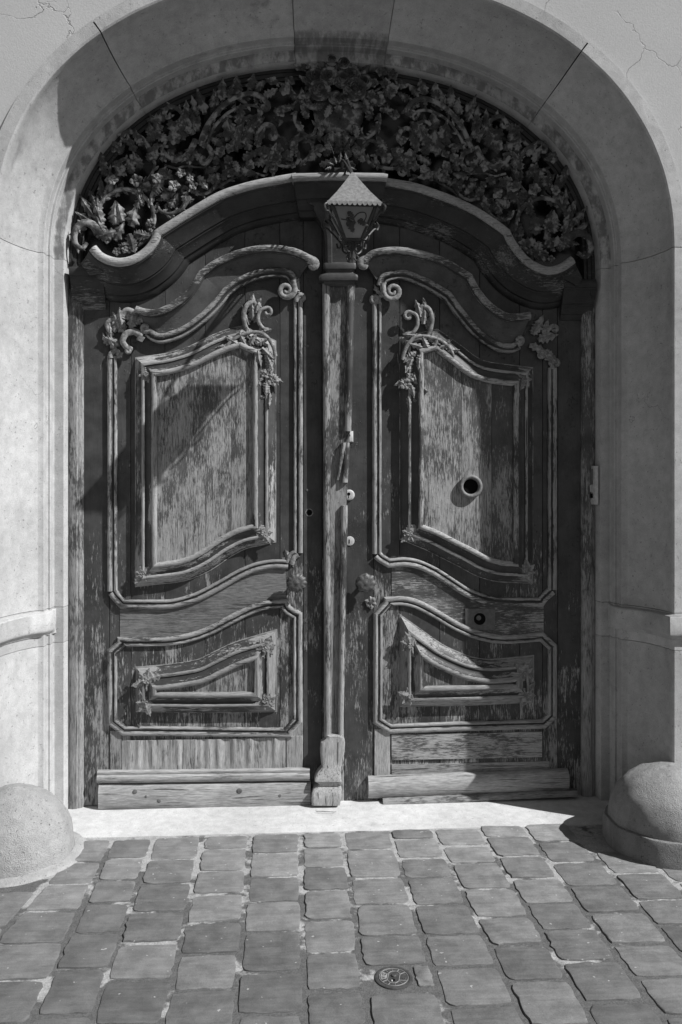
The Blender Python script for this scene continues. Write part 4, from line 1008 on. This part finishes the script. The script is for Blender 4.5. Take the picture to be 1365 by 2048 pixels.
# basket of roses (middle)
c = Carver(gr, gm, .02)
P = at(678, 236, .03); m = MB(); rows = []
for r, z in ((.05, -.075), (.075, -.07), (.088, -.05), (.105, -.015), (.112, .02), (.118, .045), (.126, .052), (.124, .066), (.1, .07)):
    rows.append([(P.x + r*(1+.035*math.cos(14*a))*math.cos(a), P.y - .62*r*math.sin(a), P.z+z) for a in [math.pi*k/56 for k in range(57)]])
m.grid(rows); m.build('basket', gm, gr, 60)
for (x, y, r, p) in ((640, 181, 21, .10), (659, 153, 18, .10), (710, 179, 23, .11), (686, 160, 18, .10), (630, 153, 17, .08), (704, 150, 17, .08), (728, 164, 16, .08), (672, 196, 14, .11), (690, 196, 12, .11), (664, 122, 16, .07), (688, 128, 16, .075), (644, 130, 13, .06), (708, 122, 12, .06)): c.rose(x, y, r, p)
for (x, y, r, p) in ((601, 132, 13, .06), (620, 130, 12, .06), (763, 142, 13, .06), (786, 150, 12, .06), (784, 179, 14, .06), (761, 200, 13, .06), (737, 102, 9, .05), (654, 104, 10, .05), (676, 100, 10, .05), (700, 104, 10, .05), (640, 108, 9, .05), (748, 166, 11, .07), (742, 190, 11, .07), (618, 172, 11, .07)): c.flower(x, y, r, p)
for pts in ([(737, 104), (722, 116), (706, 130)], [(786, 150), (770, 168), (756, 178), (740, 186)], [(763, 142), (768, 160)], [(784, 180), (768, 176)], [(601, 134), (618, 146), (630, 160)]): c.scroll(pts, 2.5, 3, .05)
for (x, y, a, L_, W, p) in ((650, 206, 200, 34, 20, .09), (700, 204, -20, 34, 20, .09), (676, 208, -80, 30, 20, .1), (662, 210, -110, 30, 18, .09), (716, 206, -40, 32, 18, .08), (626, 190, 190, 34, 20, .07), (738, 196, -20, 36, 20, .06), (628, 170, 150, 34, 18, .07), (720, 150, 40, 30, 18, .07), (672, 140, 90, 34, 20, .07), (650, 128, 120, 32, 18, .06), (696, 116, 60, 30, 18, .06), (668, 108, 90, 26, 16, .05), (660, 300, 90, 30, 24, .07), (690, 300, 60, 30, 22, .07), (676, 306, 90, 34, 24, .075), (664, 262, -90, 30, 20, .09), (690, 262, -90, 30, 20, .09), (677, 264, -90, 34, 22, .095), (645, 250, -100, 30, 18, .08), (710, 250, -80, 30, 18, .08)): c.leaf(x, y, a, L_, W, p)

fo = FOL.build('foliage', gm, gr, 50); fo['kind'] = 'stuff'

# ------------------------------------------------------------------ LANTERN on its bracket
PF, PBK = .97, .585
PC = (PF+PBK)/2
eL, eR = at(655, 406, PF), at(765, 401, PF)
LX = (eL.x+eR.x)/2; ZE = (eL.z+eR.z)/2; HWL = (eR.x-eL.x)/2; HD = (PF-PBK)/2
ZA = at(703, 345, PC).z; ZBt = at(708, 480, PC+.03).z
lan = thing('wall_lantern', (LX, -.21, at(690, 336, .2).z), 'square hanging lantern with scalloped tin roof and iron scrolls on a bracket', 'lantern')
def lp(x, y, z): return Vector((LX+x, -PC+y, z))
m = MB(); rows = []
for s_, z in ((1.0, ZE), (.62, ZE+(ZA-ZE)*.36), (.3, ZE+(ZA-ZE)*.70), (.04, ZA)):
    rows.append([lp(-HWL*s_, -HD*s_, z), lp(HWL*s_, -HD*s_, z), lp(HWL*s_, HD*s_, z), lp(-HWL*s_, HD*s_, z)])
m.grid(rows, wrap=True); m.poly(rows[-1]); m.poly([lp(-HWL*.97, -HD*.97, ZE+.004), lp(HWL*.97, -HD*.97, ZE+.004), lp(HWL*.97, HD*.97, ZE+.004), lp(-HWL*.97, HD*.97, ZE+.004)])
m.build('roof', M['zinc'], lan, 30)
for (ax, n) in (((-1, -1, 1, -1), 11), ((1, -1, 1, 1), 15), ((1, 1, -1, 1), 11), ((-1, 1, -1, -1), 15)):
    m = MB(); top = []; bot = []
    N = n*8
    for k in range(N+1):
        t = k/N; x = HWL*(ax[0]+(ax[2]-ax[0])*t); y = HD*(ax[1]+(ax[3]-ax[1])*t)
        top.append(lp(x*.995, y*.995, ZE+.004)); bot.append(lp(x*1.01, y*1.01, ZE-.003-.010*abs(math.sin(math.pi*n*t))**.6))
    m.grid([top, bot]); m.build('scallop_edge', M['zinc'], lan)
BT, BB = .80, .30
tops = [lp(sx*HWL*BT, sy*HD*BT, ZE-.004) for sx, sy in ((-1, -1), (1, -1), (1, 1), (-1, 1))]
bots = [lp(sx*HWL*BB, sy*HD*BB, ZBt) for sx, sy in ((-1, -1), (1, -1), (1, 1), (-1, 1))]
for k in range(4):
    m = MB(); m.tube([tops[k], bots[k]], [.0075, .006], 6); m.build('corner_bar', M['iron'], lan)
    a, b = tops[k], tops[(k+1) % 4]; d, e = bots[k], bots[(k+1) % 4]
    m = MB(); m.tube([a, b], .006, 6); m.build('rail', M['iron'], lan); m = MB(); m.tube([d, e], .006, 6); m.build('rail', M['iron'], lan)
    i = .006; m = MB(); m.poly([a.lerp(b, .05), b.lerp(a, .05), e.lerp(d, .05), d.lerp(e, .05)]); m.build('pane', M['frost'], lan)
# iron decoration in front of the street pane
def lpane(u, v): return tops[0].lerp(tops[1], u).lerp(bots[0].lerp(bots[1], u), v) + Vector((0, -.004, 0))
m = MB(); pts = catmull([(.1, .42), (.3, .44), (.48, .38), (.62, .24), (.78, .22), (.86, .36), (.8, .52), (.68, .5), (.7, .4), (.78, .42)], 6)
m.tube([lpane(u, v) for u, v in pts], [.0022]*len(pts), 5); m.build('pane_scroll', M['iron'], lan)
for (u, v, a, L_) in ((.3, .42, 80, .055), (.34, .2, -50, .045), (.3, .45, -60, .06), (.62, .46, -20, .05), (.56, .5, 200, .04)):
    o = inst(LEAVES, 1, 'pane_leaf', M['iron'], lan, lpane(u, v), R(a), (L_, .006, L_*.6))
# corner scrolls, from the eaves to the foot
def iron_scroll(pts, name='iron_scroll', r=.0042):
    m = MB(); c_ = catmull([tuple(p) for p in pts], 6); m.tube([Vector(p) for p in c_], r, 6); return m.build(name, M['iron'], lan)
ZT = at(712, 522, PC).z
for sx in (-1, 1):
    for sy in (-1, 1):
        iron_scroll([lp(sx*HWL*.9, sy*HD*.9, ZE-.018), lp(sx*HWL*1.0, sy*HD*1.0, ZE-.006), lp(sx*HWL*1.1, sy*HD*1.08, ZE-.018), lp(sx*HWL*1.04, sy*HD*1.04, ZE-.036), lp(sx*HWL*.9, sy*HD*.9, ZE-.04), lp(sx*HWL*.5, sy*HD*.5, ZBt+.02), lp(sx*HWL*.40, sy*HD*.40, ZBt-.005), lp(sx*HWL*.52, sy*HD*.52, ZBt-.012), lp(sx*HWL*.56, sy*HD*.56, ZBt+.008)])
        iron_scroll([lp(sx*HWL*.36, sy*HD*.36, ZBt), lp(sx*HWL*.34, sy*HD*.3, ZBt-.03), lp(sx*HWL*.16, sy*HD*.16, ZBt-.045), lp(sx*HWL*.1, sy*HD*.1, ZBt-.025), lp(sx*HWL*.2, sy*HD*.2, ZBt-.016)])
m = MB(); m.tube([lp(0, 0, ZBt), lp(0, 0, ZBt-.05), lp(0, 0, ZT)], [.012, .006, .004], 8); m.build('finial', M['iron'], lan)
for sx in (-1, 1): iron_scroll([lp(0, 0, ZT+.02), lp(sx*.016, 0, ZT+.002), lp(sx*.024, 0, ZT+.014), lp(sx*.016, 0, ZT+.022)], r=.0035)
m = MB(); m.box(LX-HWL*BB, LX+HWL*BB, -PC-HD*BB, -PC+HD*BB, ZBt-.004, ZBt+.004, .002); m.build('floor_plate', M['iron'], lan)
m = MB(); m.lathe([(.001, -.045), (.02, -.036), (.027, -.016), (.022, .006), (.012, .02), (.012, .05), (.001, .05)], lp(0, 0, ZE-.06), n=16); m.build('bulb', M['button'], lan)
# bracket: two bars from the middle block to the roof's peak
ZK = at(690, 338, .25).z
for dx in (-.010, .012):
    D_ = Vector((dx, 0, 0))
    iron_scroll([at(690, 348, .2)+D_, at(689, 326, .26)+D_, at(690, 320, .36)+D_, at(694, 326, .52)+D_*.6, at(700, 338, PC-.04)+D_*.3, Vector((LX, -PC, ZA-.01))], 'bracket_arm', .006)
iron_scroll([at(690, 350, .21), at(690, 346, .32), at(692, 340, .44), at(695, 332, .52)], 'bracket_brace', .005)
m = MB(); m.box(LX-.058, LX+.0, -.226, -.12, ZK-.02, ZK+.012, .004); m.build('bracket_foot', M['iron'], lan)
for (dx, dz, a, L_) in ((-.03, .012, 110, .035), (-.016, .02, 85, .045), (.004, .012, 60, .035), (-.04, .004, 160, .035), (.012, .02, 95, .04), (-.05, -.004, 200, .03), (.03, -.004, -15, .03)):
    inst(LEAVES, 2, 'bracket_leaf', M['grille'], lan, Vector((LX-.02+dx, -.30, ZK+dz)), R(a), (L_, L_*.5, L_*.45))
iron_scroll([Vector((LX-.06, -.27, ZK+.06)), Vector((LX-.075, -.27, ZK+.10)), Vector((LX-.1, -.26, ZK+.14))], 'stray_wire', .0016)

# ------------------------------------------------------------------ DOOR ENTRY PANEL on the shaded jamb
a = at(1186, 1009, .05); b = at(1186, 932, .05); zx0, zx1 = a.z, b.z
ent = thing('entry_panel', (1.195, -.05, zx0), 'small metal bell panel fixed to the inner edge of the shaded jamb', 'bell panel')
m = MB(); rows = []
for y, x in ((-.012, 1.2), (-.012, 1.182), (-.016, 1.176), (-.092, 1.184), (-.098, 1.19), (-.098, 1.2)): rows.append([(x, y, zx0), (x, y, zx1)])
m.grid(rows); m.poly([r[0] for r in rows]); m.poly([r[1] for r in rows][::-1]); m.build('housing', M['steel'], ent)
dz = zx1-zx0
m = MB(); m.box(1.1745, 1.18, -.07, -.025, zx0+dz*.52, zx0+dz*.92, .0008); m.build('speaker_plate', M['plate'], ent)
m = MB(); m.box(1.1735, 1.18, -.044, -.018, zx0+dz*.33, zx0+dz*.5, .001); m.build('button', M['button'], ent)
m = MB(); m.box(1.1735, 1.18, -.07, -.025, zx0+dz*.17, zx0+dz*.29, .0008); m.build('name_window', M['black'], ent)

KY = 1.0
# ------------------------------------------------------------------ VALVE COVER
vc = thing('valve_cover', (VC.x, VC.y, -.01), 'small round iron valve cover marked VIZ set among the setts', 'valve cover')
vc.scale = (.735, .735, .735)
R0 = .0755
m = MB(); m.lathe([(R0, -.02), (R0+.002, .001), (R0, .0055), (R0-.006, .0075), (R0-.012, .0065), (R0-.0135, .0045)], (VC.x, VC.y, 0), n=48); m.build('rim', M['cast'], vc, 40)
m = MB(); m.lathe([(R0-.0137, -.01), (R0-.0137, .0050), (R0-.018, .0058), (.001, .0058)], (VC.x, VC.y, 0), n=48); m.build('lid', M['cast'], vc, 40)
TW = R(-14)
def vp(x, y, z=.0064): return Vector((VC.x + x*math.cos(TW)-y*math.sin(TW), VC.y + x*math.sin(TW)+y*math.cos(TW), z))
def rib(pts, closed=False, r=.0011, name='raised_line'):
    m = MB(); P = [vp(*p) for p in pts]
    if closed: P.append(P[0]); 
    rows = []
    n = len(P)
    for i in range(n):
        t_ = (P[min(i+1, n-1)]-P[max(i-1, 0)]) if not (closed and i in (0, n-1)) else (P[1]-P[-2])
        t_.normalize(); s_ = Vector((-t_.y, t_.x, 0))*r
        rows.append([P[i]-s_-Vector((0, 0, .001)), P[i]-s_*.7+Vector((0, 0, .0012)), P[i]+s_*.7+Vector((0, 0, .0012)), P[i]+s_-Vector((0, 0, .001))])
    m.grid(rows); return m.build(name, M['line'], vc)
rib([(.058*math.cos(a), .058*math.sin(a)) for a in [2*math.pi*k/48 for k in range(48)]], True)
st_ = []
for k in range(48):
    a = 2*math.pi*k/48; st_.append((.023*math.cos(a), .023*math.sin(a) + (.017 if math.sin(a) > 0 else -.017)))
rib(st_, True, .0013)
for k in range(12):
    a = R(15+30*k)
    if k in (5, 6, 11, 0): 
        if k in (6, 0): continue
    x, y = .058*math.cos(a), .058*math.sin(a); q = min(st_, key=lambda w: abs(math.atan2(w[1], w[0])-math.atan2(y, x)))
    rib([(x, y), q])
m = MB(); m.lathe([(.0105, .0055), (.0105, .010), (.0085, .012), (.001, .0125)], tuple(vp(0, .008, 0)), n=20); m.build('plug', M['cast'], vc)
m = MB(); q = vp(0, -.020, 0); m.lathe([(.0095, .0060), (.0095, .0064), (.0005, .0064)], tuple(q), n=16); m.build('keyhole', M['black'], vc)
m = MB(); q = vp(-.004, -.028, 0); m.lathe([(.004, .0062), (.0035, .010), (.0005, .0108)], tuple(q), n=10); m.build('rivet', M['steel'], vc)
m = MB(); q = vp(.041, -.004, 0); m.lathe([(.006, .0056), (.0055, .0075), (.0035, .0075), (.003, .0060)], tuple(q), n=16); m.build('boss', M['cast'], vc)
# the letter field: a pale wedge with the letters V I Z standing dark on it
m = MB(); w_ = [(.053*math.cos(a), .053*math.sin(a)) for a in [R(180-30+60*k/10) for k in range(11)]] + [(-.027, .0+y) for y in (-.016, .016)]
w_ = [(x, y) for x, y in w_]; m.poly([vp(x, y, .0068) for x, y in w_]); m.build('letter_field', M['line'], vc)
def glyph(strokes, cx, cy, s, rot, name='letter'):
    m = MB()
    for (x0, y0, x1, y1) in strokes:
        pts = []
        for x, y in ((x0, y0), (x1, y1)):
            X = cx + s*(x*math.cos(rot)-y*math.sin(rot)); Y = cy + s*(x*math.sin(rot)+y*math.cos(rot)); pts.append(vp(X, Y, .0073))
        d = (pts[1]-pts[0]).normalized(); e = Vector((-d.y, d.x, 0))*.0014
        m.poly([pts[0]-e-d*.0007, pts[1]-e+d*.0007, pts[1]+e+d*.0007, pts[0]+e-d*.0007])
    m.build(name, M['cast'], vc)
RT = R(98)
glyph([(-.45, .6, 0, -.6), (0, -.6, .45, .6)], -.0405, -.0135, .0105, RT); glyph([(0, .6, 0, -.6)], -.0405, -.002, .0105, RT); glyph([(-.4, .6, .4, .6), (.4, .6, -.4, -.6), (-.4, -.6, .4, -.6)], -.0405, .0105, .0105, RT)

# ------------------------------------------------------------------ small litter on the threshold
tw = gnd(655, 1625, .012); m = MB(); m.tube([tw+Vector((-.05, .01, .002)), tw+Vector((0, 0, .003)), tw+Vector((.03, -.004, .002)), tw+Vector((.04, .002, .002))], [.0012, .0014, .0012, .0008], 5)
tag(m.build('twig', M['litter']), 'thin dry twig lying on the pale threshold', 'twig')
